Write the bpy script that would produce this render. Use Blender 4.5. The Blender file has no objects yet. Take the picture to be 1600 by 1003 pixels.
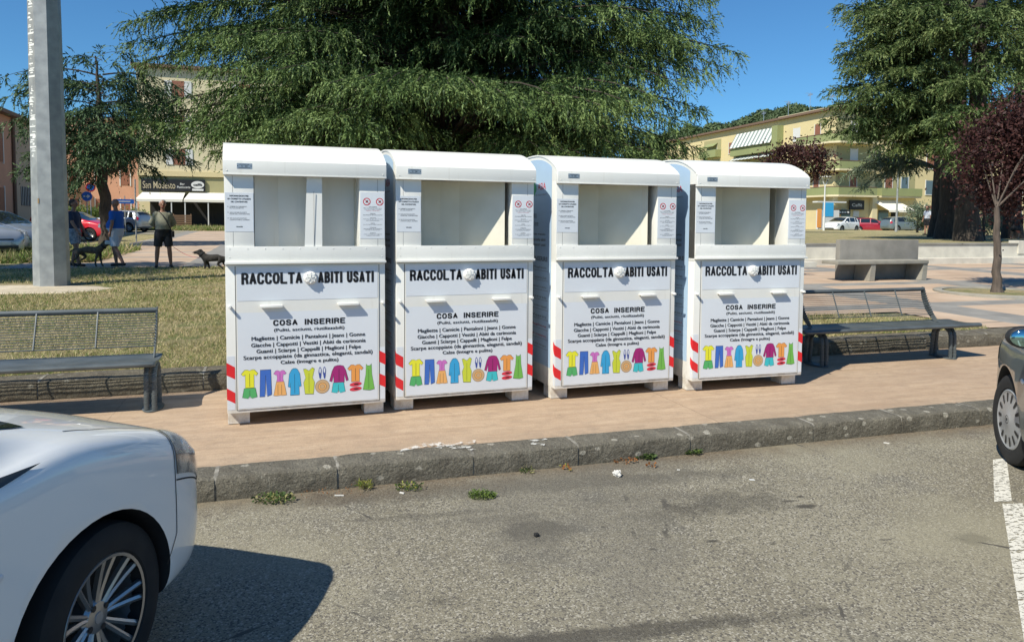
import bpy, bmesh, math, random
import numpy as np
from mathutils import Vector, Matrix, Euler
R = math.radians
sc = bpy.context.scene
COL = sc.collection
# ------------------------------------------------------------------ camera
F, PITCH, ROLL, CH, PPY = 1166.45, 0.0571, 0.0067, 1.4975, -86.6
def cam_axes():
    cp, sp, cr, sr = math.cos(PITCH), math.sin(PITCH), math.cos(ROLL), math.sin(ROLL)
    fwd = Vector((0, cp, -sp)); up = Vector((0, sp, cp)); rt = Vector((1, 0, 0))
    return fwd, cr*rt+sr*up, -sr*rt+cr*up
FW, RT, UP = cam_axes()
cam_d = bpy.data.cameras.new('camera'); cam = bpy.data.objects.new('camera', cam_d); COL.objects.link(cam)
cam.matrix_world = Matrix(((RT.x, UP.x, -FW.x, 0), (RT.y, UP.y, -FW.y, 0), (RT.z, UP.z, -FW.z, CH), (0, 0, 0, 1)))
cam_d.sensor_width = 36; cam_d.lens = F/1600*36; cam_d.shift_y = PPY/1600; cam_d.clip_end = 3000; cam_d.clip_start = .05
sc.camera = cam
# ------------------------------------------------------------------ light
SUN_AZ, SUN_EL = R(229), R(48)          # direction the sun stands in
w = bpy.data.worlds.new('World'); sc.world = w; w.use_nodes = True
nt = w.node_tree; bg = nt.nodes['Background']
sky = nt.nodes.new('ShaderNodeTexSky'); sky.sky_type = 'NISHITA'; sky.sun_disc = False
sky.sun_elevation = SUN_EL; sky.sun_rotation = math.pi/2-SUN_AZ
sky.altitude = 300; sky.air_density = 1.0; sky.dust_density = .0; sky.ozone_density = 1.5
tint = nt.nodes.new('ShaderNodeMix'); tint.data_type = 'RGBA'; tint.blend_type = 'MULTIPLY'; tint.inputs[0].default_value = 1; tint.inputs[7].default_value = (.46, .88, 1.20, 1)
nt.links.new(sky.outputs[0], tint.inputs[6]); nt.links.new(tint.outputs[2], bg.inputs[0]); bg.inputs[1].default_value = .084
sl = bpy.data.lights.new('sun', 'SUN'); sl.energy = 5.0; sl.angle = R(.55); sl.color = (1, .95, .82)
so = bpy.data.objects.new('sun', sl); COL.objects.link(so)
so.rotation_euler = Vector((-math.cos(SUN_AZ)*math.cos(SUN_EL), -math.sin(SUN_AZ)*math.cos(SUN_EL), -math.sin(SUN_EL))).to_track_quat('-Z', 'Y').to_euler()
sc.view_settings.view_transform = 'Standard'; sc.view_settings.look = 'None'; sc.view_settings.exposure = .27; sc.view_settings.gamma = 1
sc.render.engine = 'CYCLES'

# ------------------------------------------------------------------ placement helpers
def at(x, y, D):                       # point on the ray of photo pixel (x,y) at distance D along world Y
    d = FW+RT*((x-800)/F)-UP*((y-501.5-PPY)/F); return Vector((0, 0, CH))+d*(D/d.y)
def on(x, y, z):                       # ... where it meets height z
    d = FW+RT*((x-800)/F)-UP*((y-501.5-PPY)/F); return Vector((0, 0, CH))+d*((z-CH)/d.z)
KA = R(17.6); KU = Vector((math.cos(KA), math.sin(KA), 0)); KV = Vector((-math.sin(KA), math.cos(KA), 0))
def K(u, v, z=0): return KU*u+KV*v+Vector((0, 0, z))
def uvof(P): return P.dot(KU), P.dot(KV)
def hz(v):                              # ground profile behind the pavement
    if v < 7.3: return .15
    pts = [(7.3, .15), (16, .30), (25, .34), (45, .5), (75, .95), (110, 1.0), (400, 1.0), (2000, 1.0)]
    for a, b in zip(pts, pts[1:]):
        if v <= b[0]: return a[1]+(b[1]-a[1])*(v-a[0])/(b[0]-a[0])
    return 1.0

# ------------------------------------------------------------------ object helpers
def tag(o, label=None, cat=None, group=None, kind=None):
    if label: o['label'] = label
    if cat: o['category'] = cat
    if group: o['group'] = group
    if kind: o['kind'] = kind
    return o
def thing(name, label, cat, loc=(0, 0, 0), rz=0, group=None):
    o = bpy.data.objects.new(name, None); COL.objects.link(o); o.location = loc; o.rotation_euler = (0, 0, rz); o.empty_display_size = .1
    return tag(o, label, cat, group)
def kids(o): return [c for c in bpy.data.objects if c.parent == o]
def dup(o, parent=None):
    c = o.copy(); COL.objects.link(c); c.parent = parent
    for ch in kids(o): dup(ch, c)
    return c

class MB:
    def __init__(s): s.v = []; s.f = []; s.m = []
    def add(s, vs, fs, mi=0, M=None):
        b = len(s.v)
        if M is not None: vs = [M @ Vector(p) for p in vs]
        s.v += [tuple(p) for p in vs]; s.f += [tuple(b+i for i in f) for f in fs]; s.m += [mi]*len(fs); return s
    def box(s, x0, x1, y0, y1, z0, z1, mi=0, b=0, M=None):
        if b <= 0:
            vs = [(x, y, z) for x in (x0, x1) for y in (y0, y1) for z in (z0, z1)]
            return s.add(vs, [(0, 1, 3, 2), (4, 6, 7, 5), (0, 4, 5, 1), (2, 3, 7, 6), (0, 2, 6, 4), (1, 5, 7, 3)], mi, M)
        bm = bmesh.new(); bmesh.ops.create_cube(bm, size=1)
        for v in bm.verts: v.co = Vector(((x0+x1)/2+v.co.x*(x1-x0), (y0+y1)/2+v.co.y*(y1-y0), (z0+z1)/2+v.co.z*(z1-z0)))
        bmesh.ops.bevel(bm, geom=bm.edges[:], offset=b, segments=2, affect='EDGES', profile=.6)
        bm.verts.index_update(); s.add([v.co for v in bm.verts], [[v.index for v in f.verts] for f in bm.faces], mi, M); bm.free(); return s
    def tube(s, pts, r, n=8, mi=0, M=None, cap=True):
        pts = [Vector(p) for p in pts]; rs = r if isinstance(r, (list, tuple)) else [r]*len(pts)
        vs = []; fs = []; prev = None
        for i, p in enumerate(pts):
            t = (pts[min(i+1, len(pts)-1)]-pts[max(i-1, 0)]); t = t.normalized() if t.length > 1e-9 else Vector((0, 0, 1))
            if prev is None: a = t.orthogonal().normalized()
            else:
                a = prev-t*prev.dot(t); a = a.normalized() if a.length > 1e-6 else t.orthogonal().normalized()
            prev = a; b = t.cross(a)
            for k in range(n):
                an = 2*math.pi*k/n; vs.append(p+(a*math.cos(an)+b*math.sin(an))*rs[i])
        for i in range(len(pts)-1):
            for k in range(n): fs.append((i*n+k, i*n+(k+1) % n, (i+1)*n+(k+1) % n, (i+1)*n+k))
        if cap: fs.append(tuple(range(n))[::-1]); fs.append(tuple((len(pts)-1)*n+k for k in range(n)))
        return s.add(vs, fs, mi, M)
    def lathe(s, prof, n=24, mi=0, M=None, closed=False):   # prof (r,z) round Z
        vs = [(r*math.cos(2*math.pi*k/n), r*math.sin(2*math.pi*k/n), z) for r, z in prof for k in range(n)]
        m = len(prof); fs = []
        for i in range(m if closed else m-1):
            j = (i+1) % m
            for k in range(n): fs.append((i*n+k, i*n+(k+1) % n, j*n+(k+1) % n, j*n+k))
        return s.add(vs, fs, mi, M)
    def prism(s, poly, z0, z1, mi=0, M=None):
        n = len(poly); vs = [(x, y, z0) for x, y in poly]+[(x, y, z1) for x, y in poly]
        fs = [tuple(range(n))[::-1], tuple(range(n, 2*n))]+[(i, (i+1) % n, n+(i+1) % n, n+i) for i in range(n)]
        return s.add(vs, fs, mi, M)
    def flat(s, poly, mi=0, M=None): return s.add([(x, y, 0) for x, y in poly], [tuple(range(len(poly)))], mi, M)
    def ball(s, c, r, mi=0, n=10, M=None):
        rx, ry, rz = r if isinstance(r, (list, tuple)) else (r, r, r); m = max(4, n//2+1)
        vs = [(c[0]+rx*math.sin(math.pi*i/m)*math.cos(2*math.pi*k/n), c[1]+ry*math.sin(math.pi*i/m)*math.sin(2*math.pi*k/n), c[2]+rz*math.cos(math.pi*i/m)) for i in range(m+1) for k in range(n)]
        fs = [(i*n+k, (i+1)*n+k, (i+1)*n+(k+1) % n, i*n+(k+1) % n) for i in range(m) for k in range(n)]
        return s.add(vs, fs, mi, M)
    def grid(s, fn, nu, nv, mi=0):
        vs = [fn(i/nu, j/nv) for j in range(nv+1) for i in range(nu+1)]
        fs = [(j*(nu+1)+i, j*(nu+1)+i+1, (j+1)*(nu+1)+i+1, (j+1)*(nu+1)+i) for j in range(nv) for i in range(nu)]
        return s.add(vs, fs, mi)
    def build(s, name, mats, parent=None, smooth=None, recalc=False):
        me = bpy.data.meshes.new(name); me.from_pydata(s.v, [], s.f)
        for m in (mats if isinstance(mats, (list, tuple)) else [mats]): me.materials.append(m)
        me.polygons.foreach_set('material_index', s.m)
        if recalc:
            bm = bmesh.new(); bm.from_mesh(me); bmesh.ops.remove_doubles(bm, verts=bm.verts, dist=1e-5); bmesh.ops.recalc_face_normals(bm, faces=bm.faces); bm.to_mesh(me); bm.free()
        if smooth:
            me.polygons.foreach_set('use_smooth', [True]*len(me.polygons)); me.set_sharp_from_angle(angle=R(smooth))
        me.update(); o = bpy.data.objects.new(name, me); COL.objects.link(o); o.parent = parent; return o

def fast(name, V, T, mats, mi=None, parent=None):
    me = bpy.data.meshes.new(name); n = len(V); m = len(T); k = T.shape[1]
    me.vertices.add(n); me.vertices.foreach_set('co', V.astype(np.float32).ravel())
    me.loops.add(m*k); me.loops.foreach_set('vertex_index', T.astype(np.int32).ravel())
    me.polygons.add(m); me.polygons.foreach_set('loop_start', np.arange(0, m*k, k, dtype=np.int32))
    for x in mats: me.materials.append(x)
    if mi is not None: me.polygons.foreach_set('material_index', mi.astype(np.int32))
    me.update(calc_edges=True); o = bpy.data.objects.new(name, me); COL.objects.link(o); o.parent = parent; return o

_txt = {}
def text_geo(st, bold=0.0):
    if (st, bold) in _txt: return _txt[(st, bold)]
    cu = bpy.data.curves.new('t', 'FONT'); cu.body = st; cu.size = 1; cu.offset = bold; cu.resolution_u = 3
    o = bpy.data.objects.new('t', cu); COL.objects.link(o); dg = bpy.context.evaluated_depsgraph_get(); dg.update()
    me = bpy.data.meshes.new_from_object(o.evaluated_get(dg)); vs = [tuple(v.co) for v in me.vertices]; fs = [tuple(p.vertices) for p in me.polygons]
    bpy.data.objects.remove(o); bpy.data.curves.remove(cu); bpy.data.meshes.remove(me)
    _txt[(st, bold)] = (vs, fs); return vs, fs
def put_text(mb, st, x0, x1, z0, z1, mi, y=0, bold=0.0, fn=None):   # fit text to the rectangle on an XZ plane
    vs, fs = text_geo(st, bold)
    if not vs: return
    ax, bx = min(v[0] for v in vs), max(v[0] for v in vs); az, bz = min(v[1] for v in vs), max(v[1] for v in vs)
    P = [(x0+(v[0]-ax)/(bx-ax)*(x1-x0), y, z0+(v[1]-az)/(bz-az)*(z1-z0)) for v in vs]
    if fn: P = [fn(p) for p in P]
    mb.add(P, fs, mi)

# ------------------------------------------------------------------ materials
def mat(name, col, rough=.6, metal=0, var=None, scale=8, bump=0, bscale=60, coat=0, spec=.5, detail=6, stretch=None, trans=0, contrast=(.35, .65)):
    m = bpy.data.materials.new(name); m.use_nodes = True; t = m.node_tree; N = t.nodes; L = t.links; b = N['Principled BSDF']
    b.inputs['Base Color'].default_value = (*col, 1); b.inputs['Roughness'].default_value = rough; b.inputs['Metallic'].default_value = metal
    b.inputs['Coat Weight'].default_value = coat; b.inputs['Coat Roughness'].default_value = .04; b.inputs['Specular IOR Level'].default_value = spec
    tc = N.new('ShaderNodeTexCoord'); src = tc.outputs['Object']
    if stretch:
        mp = N.new('ShaderNodeMapping'); mp.inputs['Scale'].default_value = stretch; L.new(src, mp.inputs[0]); src = mp.outputs[0]
    if var:
        n = N.new('ShaderNodeTexNoise'); n.inputs['Scale'].default_value = scale; n.inputs['Detail'].default_value = detail; L.new(src, n.inputs['Vector'])
        r = N.new('ShaderNodeMapRange'); r.inputs[1].default_value = contrast[0]; r.inputs[2].default_value = contrast[1]; L.new(n.outputs[0], r.inputs[0])
        x = N.new('ShaderNodeMix'); x.data_type = 'RGBA'; x.inputs[6].default_value = (*col, 1); x.inputs[7].default_value = (*var, 1)
        L.new(r.outputs[0], x.inputs[0]); L.new(x.outputs[2], b.inputs['Base Color'])
    if bump:
        n2 = N.new('ShaderNodeTexNoise'); n2.inputs['Scale'].default_value = bscale; n2.inputs['Detail'].default_value = 5; L.new(src, n2.inputs['Vector'])
        bu = N.new('ShaderNodeBump'); bu.inputs['Strength'].default_value = bump; bu.inputs['Distance'].default_value = .02; L.new(n2.outputs[0], bu.inputs['Height']); L.new(bu.outputs[0], b.inputs['Normal'])
    if trans:
        b.inputs['Transmission Weight'].default_value = trans
    return m
class NT:                              # tiny node-graph helper
    def __init__(s, m): s.t = m.node_tree; s.N = s.t.nodes; s.L = s.t.links; s.b = s.N['Principled BSDF']; s.tc = s.N.new('ShaderNodeTexCoord')
    def lk(s, a, b): s.L.new(a, b)
    def mapping(s, src, scale=(1, 1, 1), loc=(0, 0, 0), rot=(0, 0, 0)):
        m = s.N.new('ShaderNodeMapping'); m.inputs['Scale'].default_value = scale; m.inputs['Location'].default_value = loc; m.inputs['Rotation'].default_value = rot; s.lk(src, m.inputs[0]); return m.outputs[0]
    def noise(s, src, sc_, det=5, rough=.55):
        n = s.N.new('ShaderNodeTexNoise'); n.inputs['Scale'].default_value = sc_; n.inputs['Detail'].default_value = det; n.inputs['Roughness'].default_value = rough; s.lk(src, n.inputs['Vector']); return n.outputs[0]
    def voro(s, src, sc_, out=0, feat='F1'):
        n = s.N.new('ShaderNodeTexVoronoi'); n.feature = feat; n.inputs['Scale'].default_value = sc_; s.lk(src, n.inputs['Vector']); return n.outputs[out]
    def rng(s, src, a, b, c=0, d=1):
        r = s.N.new('ShaderNodeMapRange'); r.inputs[1].default_value = a; r.inputs[2].default_value = b; r.inputs[3].default_value = c; r.inputs[4].default_value = d; s.lk(src, r.inputs[0]); return r.outputs[0]
    def mix(s, f, a, b, mode='MIX'):
        x = s.N.new('ShaderNodeMix'); x.data_type = 'RGBA'; x.blend_type = mode
        for i, q in ((0, f), (6, a), (7, b)):
            if isinstance(q, (int, float)): x.inputs[i].default_value = q
            elif isinstance(q, tuple): x.inputs[i].default_value = (*q, 1)
            else: s.lk(q, x.inputs[i])
        return x.outputs[2]
    def math(s, op, a, b=0, c=None):
        x = s.N.new('ShaderNodeMath'); x.operation = op
        for i, q in enumerate((a, b) if c is None else (a, b, c)):
            if isinstance(q, (int, float)): x.inputs[i].default_value = q
            else: s.lk(q, x.inputs[i])
        return x.outputs[0]
    def sep(s, src): x = s.N.new('ShaderNodeSeparateXYZ'); s.lk(src, x.inputs[0]); return x.outputs
    def bump(s, h, st, dist=.02):
        b = s.N.new('ShaderNodeBump'); b.inputs['Strength'].default_value = st; b.inputs['Distance'].default_value = dist; s.lk(h, b.inputs['Height']); s.lk(b.outputs[0], s.b.inputs['Normal'])

white = mat('painted white steel', (.79, .78, .735), .38, var=(.75, .74, .69), scale=3, bump=.02, bscale=200)
n = NT(white); bc = n.b.inputs['Base Color']; src_ = bc.links[0].from_socket; zz_ = n.sep(n.tc.outputs['Object'])[2]; o_ = n.tc.outputs['Object']
f_ = n.math('MULTIPLY', n.rng(zz_, .34, .02, 0, .75), n.rng(n.noise(o_, 9, 6, .7), .42, .66)); c_ = n.mix(f_, src_, (.42, .34, .25)); run = n.noise(n.mapping(o_, (14, 14, .9)), 2.0, 4, .6)
c_ = n.mix(n.rng(run, .60, .74, 0, .22), c_, (.50, .46, .38)); n.lk(c_, bc)
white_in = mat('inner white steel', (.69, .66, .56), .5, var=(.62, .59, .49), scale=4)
stick = mat('pale film sticker', (.71, .74, .775), .35, var=(.67, .70, .74), scale=2)
sidestick = mat('pale blue film sticker', (.42, .57, .73), .35, var=(.39, .53, .70), scale=1.5)
ink = mat('black ink', (.012, .012, .014), .5)
inkgrey = mat('grey ink', (.16, .17, .20), .5)
red = mat('red reflective film', (.72, .025, .03), .35)
redink = mat('red ink', (.55, .03, .05), .5)
greenink = mat('green ink', (.06, .38, .16), .5)
gapm = mat('dark gap', (.02, .02, .02), .9)
galv = mat('galvanised steel', (.42, .43, .42), .5, .35, var=(.30, .31, .31), scale=5, bump=.05, bscale=30)
plate = mat('aluminium plate', (.45, .47, .50), .35, .7)
benchm = mat('dark grey painted iron', (.075, .088, .092), .40, .1, var=(.11, .125, .13), scale=6)
concrete = mat('concrete', (.33, .31, .26), .9, var=(.25, .235, .20), scale=3, bump=.3, bscale=25)
concretegrey = mat('grey bench concrete', (.27, .255, .23), .9, var=(.20, .19, .17), scale=2.5, bump=.3, bscale=30)
bark = mat('bark', (.075, .058, .044), .95, var=(.038, .03, .024), scale=5, bump=.8, bscale=14, stretch=(3, 3, .7))
barkgrey = mat('grey bark', (.20, .16, .125), .95, var=(.10, .08, .065), scale=6, bump=.6, bscale=20, stretch=(3, 3, .6))
barkplum = mat('plum bark', (.13, .10, .08), .95, var=(.07, .055, .045), scale=6, bump=.6, bscale=20, stretch=(3, 3, .6))
rubber = mat('tyre rubber', (.012, .012, .013), .85, var=(.02, .02, .02), scale=10)
darkplastic = mat('black plastic', (.02, .02, .022), .5)
glassdark = mat('car glass', (.015, .02, .022), .04, spec=.9)
alloy = mat('alloy wheel', (.42, .42, .42), .3, .8)
hubm = mat('silver hubcap', (.50, .51, .52), .4, .5)
def paint(name, c, metal=0, rough=.35): return mat(name, c, rough, metal, coat=1.0)
p_white = paint('white car paint', (.80, .81, .80)); p_grey = paint('dark grey car paint', (.15, .185, .195), .2)
p_silver = paint('silver car paint', (.38, .41, .44), .5); p_red = paint('red car paint', (.62, .015, .03)); p_dkred = paint('dark red car paint', (.30, .01, .03)); p_black = paint('black car paint', (.02, .02, .022))

def foliage(name, a, b, tr=.35, sc_=.9):
    m = bpy.data.materials.new(name); m.use_nodes = True; n = NT(m); g = n.noise(n.tc.outputs['Object'], sc_, 4); g2 = n.noise(n.tc.outputs['Object'], 9, 2)
    c = n.mix(n.rng(n.math('ADD', g, n.math('MULTIPLY', g2, .35)), .5, .85), a, b); n.lk(c, n.b.inputs['Base Color']); n.b.inputs['Roughness'].default_value = .55; n.b.inputs['Specular IOR Level'].default_value = .2
    tl = n.N.new('ShaderNodeBsdfTranslucent'); n.lk(c, tl.inputs[0]); mx = n.N.new('ShaderNodeMixShader'); mx.inputs[0].default_value = tr
    n.lk(n.b.outputs[0], mx.inputs[1]); n.lk(tl.outputs[0], mx.inputs[2]); n.lk(mx.outputs[0], n.N['Material Output'].inputs[0]); return m
cedar_dark = foliage('cedar needles', (.020, .045, .014), (.045, .082, .022), .12)
cedar_tip = foliage('sunlit young cedar needles', (.10, .165, .048), (.23, .31, .11), .15)  # young growth, brightened further so sunlit bough ends are in the colour
cedar2_dark = foliage('blue green needles', (.022, .048, .022), (.05, .088, .034), .12, .5)
cedar2_tip = foliage('blue green young needles', (.075, .13, .06), (.14, .20, .09), .2, .5)
cedar3_dark = foliage('yellow green needles', (.035, .065, .022), (.075, .115, .035), .15, .5); cedar3_tip = foliage('yellow green young needles', (.13, .19, .07), (.22, .27, .10), .25, .5)
plum_a = foliage('purple leaves', (.032, .014, .015), (.062, .026, .024), .2); plum_b = foliage('reddish purple leaves', (.072, .032, .030), (.11, .048, .040), .2)
olive_a = foliage('grey green leaves', (.10, .14, .09), (.16, .20, .13), .2); olive_b = foliage('pale green leaves', (.17, .21, .14), (.22, .26, .17), .2)
grass_a = foliage('green grass blades', (.12, .19, .04), (.21, .27, .07), .3, 2); grass_b = foliage('dry straw blades', (.52, .43, .22), (.66, .55, .33), .3, 2); grass_c = foliage('olive grass blades', (.26, .26, .10), (.38, .34, .16), .3, 2)
weed_a = foliage('weed leaves', (.055, .10, .03), (.11, .16, .055), .3, 6); weed_b = foliage('yellow weed leaves', (.25, .27, .06), (.35, .33, .10), .3, 6); leaf_brown = foliage('dry brown leaves', (.22, .09, .03), (.35, .16, .06), .2, 6)

# asphalt
def asphalt(name, near=True):
    m = bpy.data.materials.new(name); m.use_nodes = True; n = NT(m); o = n.tc.outputs['Object']
    base = n.mix(n.rng(n.noise(o, .8, 6, .6), .35, .68), (.215, .193, .142), (.305, .277, .205))
    base = n.mix(n.rng(n.noise(o, 2.6, 5), .56, .74), base, (.15, .142, .12))
    if near:
        v = n.voro(o, 125, 1); s = n.sep(v)[0]
        base = n.mix(n.rng(s, .76, .84), base, (.42, .39, .32))
        base = n.mix(n.rng(n.sep(v)[1], .28, .16), base, (.11, .10, .085))
        fine = n.noise(o, 240, 3, .8); base = n.mix(n.rng(fine, .35, .65, .0, .4), base, (.13, .12, .10))
        wob = n.noise(o, 9, 4)
        stains = [(2.43, 3.83, .085, .055, .85), (.95, 4.15, .20, .10, .35), (1.73, 4.27, .05, .025, .9), (1.66, 4.35, .05, .015, .8), (1.75, 4.42, .022, .012, .9), (1.05, 3.78, .028, .015, .9), (.72, 3.68, .016, .01, .9), (1.12, 4.45, .5, .06, .25),
                  (.13, 3.90, .16, .13, .7), (1.30, 4.30, .30, .12, .5), (.2, 2.85, .9, .05, .7), (-.3, 2.75, .5, .07, .5), (-.1, 4.05, .28, .04, .3), (-.45, 4.1, .35, .03, .35), (.0, 4.55, 1.4, .10, .45), (1.35, 3.75, .02, .012, .8), (-.3, 3.15, .06, .04, .4), (.5, 3.95, .012, .012, .9), (.45, 4.35, .014, .01, .9)]
        for (sx, sy, a, b_, st) in stains:
            mp = n.N.new('ShaderNodeMapping'); mp.vector_type = 'TEXTURE'; mp.inputs['Location'].default_value = (sx, sy, -.14); mp.inputs['Rotation'].default_value = (0, 0, R(12)); mp.inputs['Scale'].default_value = (a*1.35, b_*1.35, 1); n.lk(o, mp.inputs[0])
            ln = n.N.new('ShaderNodeVectorMath'); ln.operation = 'LENGTH'; n.lk(mp.outputs[0], ln.inputs[0])
            d = n.math('ADD', ln.outputs[1], n.math('MULTIPLY', n.math('SUBTRACT', wob, .5), 1.6))
            base = n.mix(n.rng(d, 1.15, .55, 0, st), base, (.055, .05, .042))
        ok = n.sep(n.mapping(o, rot=(0, 0, -KA)))[1]; gut = n.math('ADD', ok, n.math('MULTIPLY', n.math('SUBTRACT', n.noise(o, 5, 5, .7), .5), .45))
        base = n.mix(n.rng(gut, 4.30, 4.62, 0, .75), base, (.11, .078, .05)); base = n.mix(n.math('MULTIPLY', n.rng(gut, 4.45, 4.6), n.rng(n.noise(o, 30, 4, .7), .5, .62, 0, .8)), base, (.24, .19, .13))
        patchy = n.noise(n.mapping(o, loc=(4, 2, 0)), .55, 5, .6); base = n.mix(n.rng(patchy, .52, .66, 0, .55), base, (.30, .275, .20)); base = n.mix(n.rng(patchy, .46, .36, 0, .45), base, (.135, .125, .105))
        # hairline cracks
        cr = n.voro(n.mapping(o, (1.1, 1.1, 1.1), (3.3, 1.2, 0)), .8, 0, 'DISTANCE_TO_EDGE'); cr = n.math('ADD', cr, n.math('MULTIPLY', n.math('SUBTRACT', n.noise(o, 7, 4), .5), .06))
        base = n.mix(n.math('MULTIPLY', n.rng(cr, .0022, .0), n.rng(n.noise(o, 1.3, 2), .52, .62)), base, (.09, .083, .07))
        n.bump(n.math('ADD', n.voro(o, 150, 0), n.math('MULTIPLY', fine, .6)), .45, .008)
    n.lk(base, n.b.inputs['Base Color']); n.b.inputs['Roughness'].default_value = .9; n.b.inputs['Specular IOR Level'].default_value = .3
    return m
asph = asphalt('worn asphalt'); asph_far = asphalt('distant asphalt', False)
# pavement
m = bpy.data.materials.new('tan concrete paving'); m.use_nodes = True; n = NT(m); o = n.mapping(n.tc.outputs['Object'], rot=(0, 0, -KA))
st = n.noise(n.mapping(o, (.7, 5, 1)), 2.2, 7, .65); bl = n.noise(o, 1.1, 5)
c = n.mix(n.rng(st, .35, .68), (.39, .275, .180), (.52, .39, .272)); c = n.mix(n.rng(bl, .45, .7, 0, .55), c, (.36, .255, .175))
c = n.mix(n.rng(n.noise(n.mapping(o, (.6, 9, 1), (5, 2, 0)), 3, 6, .7), .62, .72, 0, .75), c, (.68, .56, .43)); c = n.mix(n.rng(n.noise(o, 90, 3, .7), .4, .7, 0, .35), c, (.30, .20, .13))
se = n.sep(o); dx = n.math('ABSOLUTE', n.math('SUBTRACT', n.math('ADD', se[0], n.math('MULTIPLY', n.noise(o, 12, 3), .03)), 3.215)); c = n.mix(n.rng(dx, .007, .002, 0, .6), c, (.16, .11, .075))
dx = n.math('ABSOLUTE', n.math('SUBTRACT', n.math('ADD', se[0], n.math('MULTIPLY', n.noise(o, 12, 3), .03)), -1.2)); c = n.mix(n.rng(dx, .006, .002, 0, .4), c, (.16, .11, .075))
c = n.mix(n.rng(n.noise(n.mapping(o, (1, 1.6, 1), (9, 4, 0)), 6, 7, .75), .48, .66, 0, .65), c, (.30, .215, .150)); c = n.mix(n.rng(n.noise(o, 28, 5, .75), .60, .70, 0, .6), c, (.26, .19, .14)); c = n.mix(n.rng(se[1], 5.12, 4.84, 0, .4), c, n.mix(n.rng(n.noise(o, 9, 5, .7), .4, .6), c, (.24, .19, .14)))
vsp = n.voro(o, 3.1, 0); c = n.mix(n.rng(vsp, .035, .02, 0, .7), c, (.14, .11, .09))
n.lk(c, n.b.inputs['Base Color']); n.b.inputs['Roughness'].default_value = .85; n.bump(n.math('ADD', n.noise(o, 70, 5, .7), n.noise(o, 12, 4, .6)), .35, .012); paving = m
# kerb stone
def stone(name, a, b, li, sc_=6):
    m = bpy.data.materials.new(name); m.use_nodes = True; n = NT(m); o = n.tc.outputs['Object']
    c = n.mix(n.rng(n.noise(o, sc_, 7, .65), .35, .68), a, b); lich = n.voro(n.mapping(o, (1, 1, 1.4)), 7, 0); lich = n.math('ADD', lich, n.math('MULTIPLY', n.noise(o, 22, 4), .22))
    c = n.mix(n.rng(lich, .30, .25, 0, .85), c, li); c = n.mix(n.rng(n.noise(o, 45, 4, .7), .58, .70, 0, .55), c, li); c = n.mix(n.rng(n.noise(o, 120, 3, .7), .55, .4, 0, .5), c, tuple(x*.4 for x in a))
    n.lk(c, n.b.inputs['Base Color']); n.b.inputs['Roughness'].default_value = .92; n.bump(n.math('ADD', n.noise(o, 35, 6, .7), n.noise(o, 9, 3)), .9, .03); return m
kerbm = stone('lichened basalt', (.125, .112, .086), (.23, .21, .165), (.46, .43, .36))
planterm = stone('lichened volcanic stone', (.11, .093, .068), (.21, .185, .135), (.36, .33, .26))
mortar = mat('pale mortar', (.33, .31, .27), .95, var=(.13, .12, .10), scale=14, bump=.4, bscale=60)
# lawn
m = bpy.data.materials.new('dry lawn soil'); m.use_nodes = True; n = NT(m); o = n.tc.outputs['Object']
c = n.mix(n.rng(n.noise(o, .9, 6, .6), .38, .62), (.44, .35, .18), (.27, .25, .10)); c = n.mix(n.rng(n.noise(o, 14, 5, .7), .42, .66, 0, .75), c, (.56, .45, .27)); c = n.mix(n.rng(n.noise(o, 2.2, 5, .6), .52, .62, 0, .75), c, (.15, .20, .05)); c = n.mix(n.rng(n.noise(o, 60, 4, .75), .48, .30, 0, .8), c, (.10, .085, .04))
n.lk(c, n.b.inputs['Base Color']); n.b.inputs['Roughness'].default_value = 1; n.bump(n.noise(o, 45, 5, .8), 1, .05); lawnm = m
# piazza
m = bpy.data.materials.new('piazza slabs'); m.use_nodes = True; n = NT(m); o = n.mapping(n.tc.outputs['Object'], rot=(0, 0, -KA)); se = n.sep(o)
fu = n.math('FRACT', n.math('DIVIDE', n.math('ADD', se[0], 2.3+40), 4.0)); fv = n.math('FRACT', n.math('DIVIDE', n.math('ADD', se[1], .2), 3.2)); fw = n.math('FRACT', n.math('DIVIDE', n.math('ADD', se[1], .2), 1.6))
band = n.math('MAXIMUM', n.math('LESS_THAN', fu, .23), n.math('LESS_THAN', fv, .15))
tan = n.mix(n.rng(n.noise(o, 1.2, 6, .6), .35, .68), (.42, .30, .21), (.54, .41, .30)); gr = n.mix(n.rng(n.noise(o, 2.2, 5, .6), .35, .65), (.20, .19, .175), (.29, .275, .25))
c = n.mix(n.math('LESS_THAN', fw, .045), tan, (.27, .22, .17)); c = n.mix(band, c, gr)
vn = n.noise(o, 1.6, 5, .65); c = n.mix(n.rng(vn, .6, .75, 0, .35), c, (.20, .16, .12)); n.lk(c, n.b.inputs['Base Color']); n.b.inputs['Roughness'].default_value = .85; piazza = m

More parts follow.
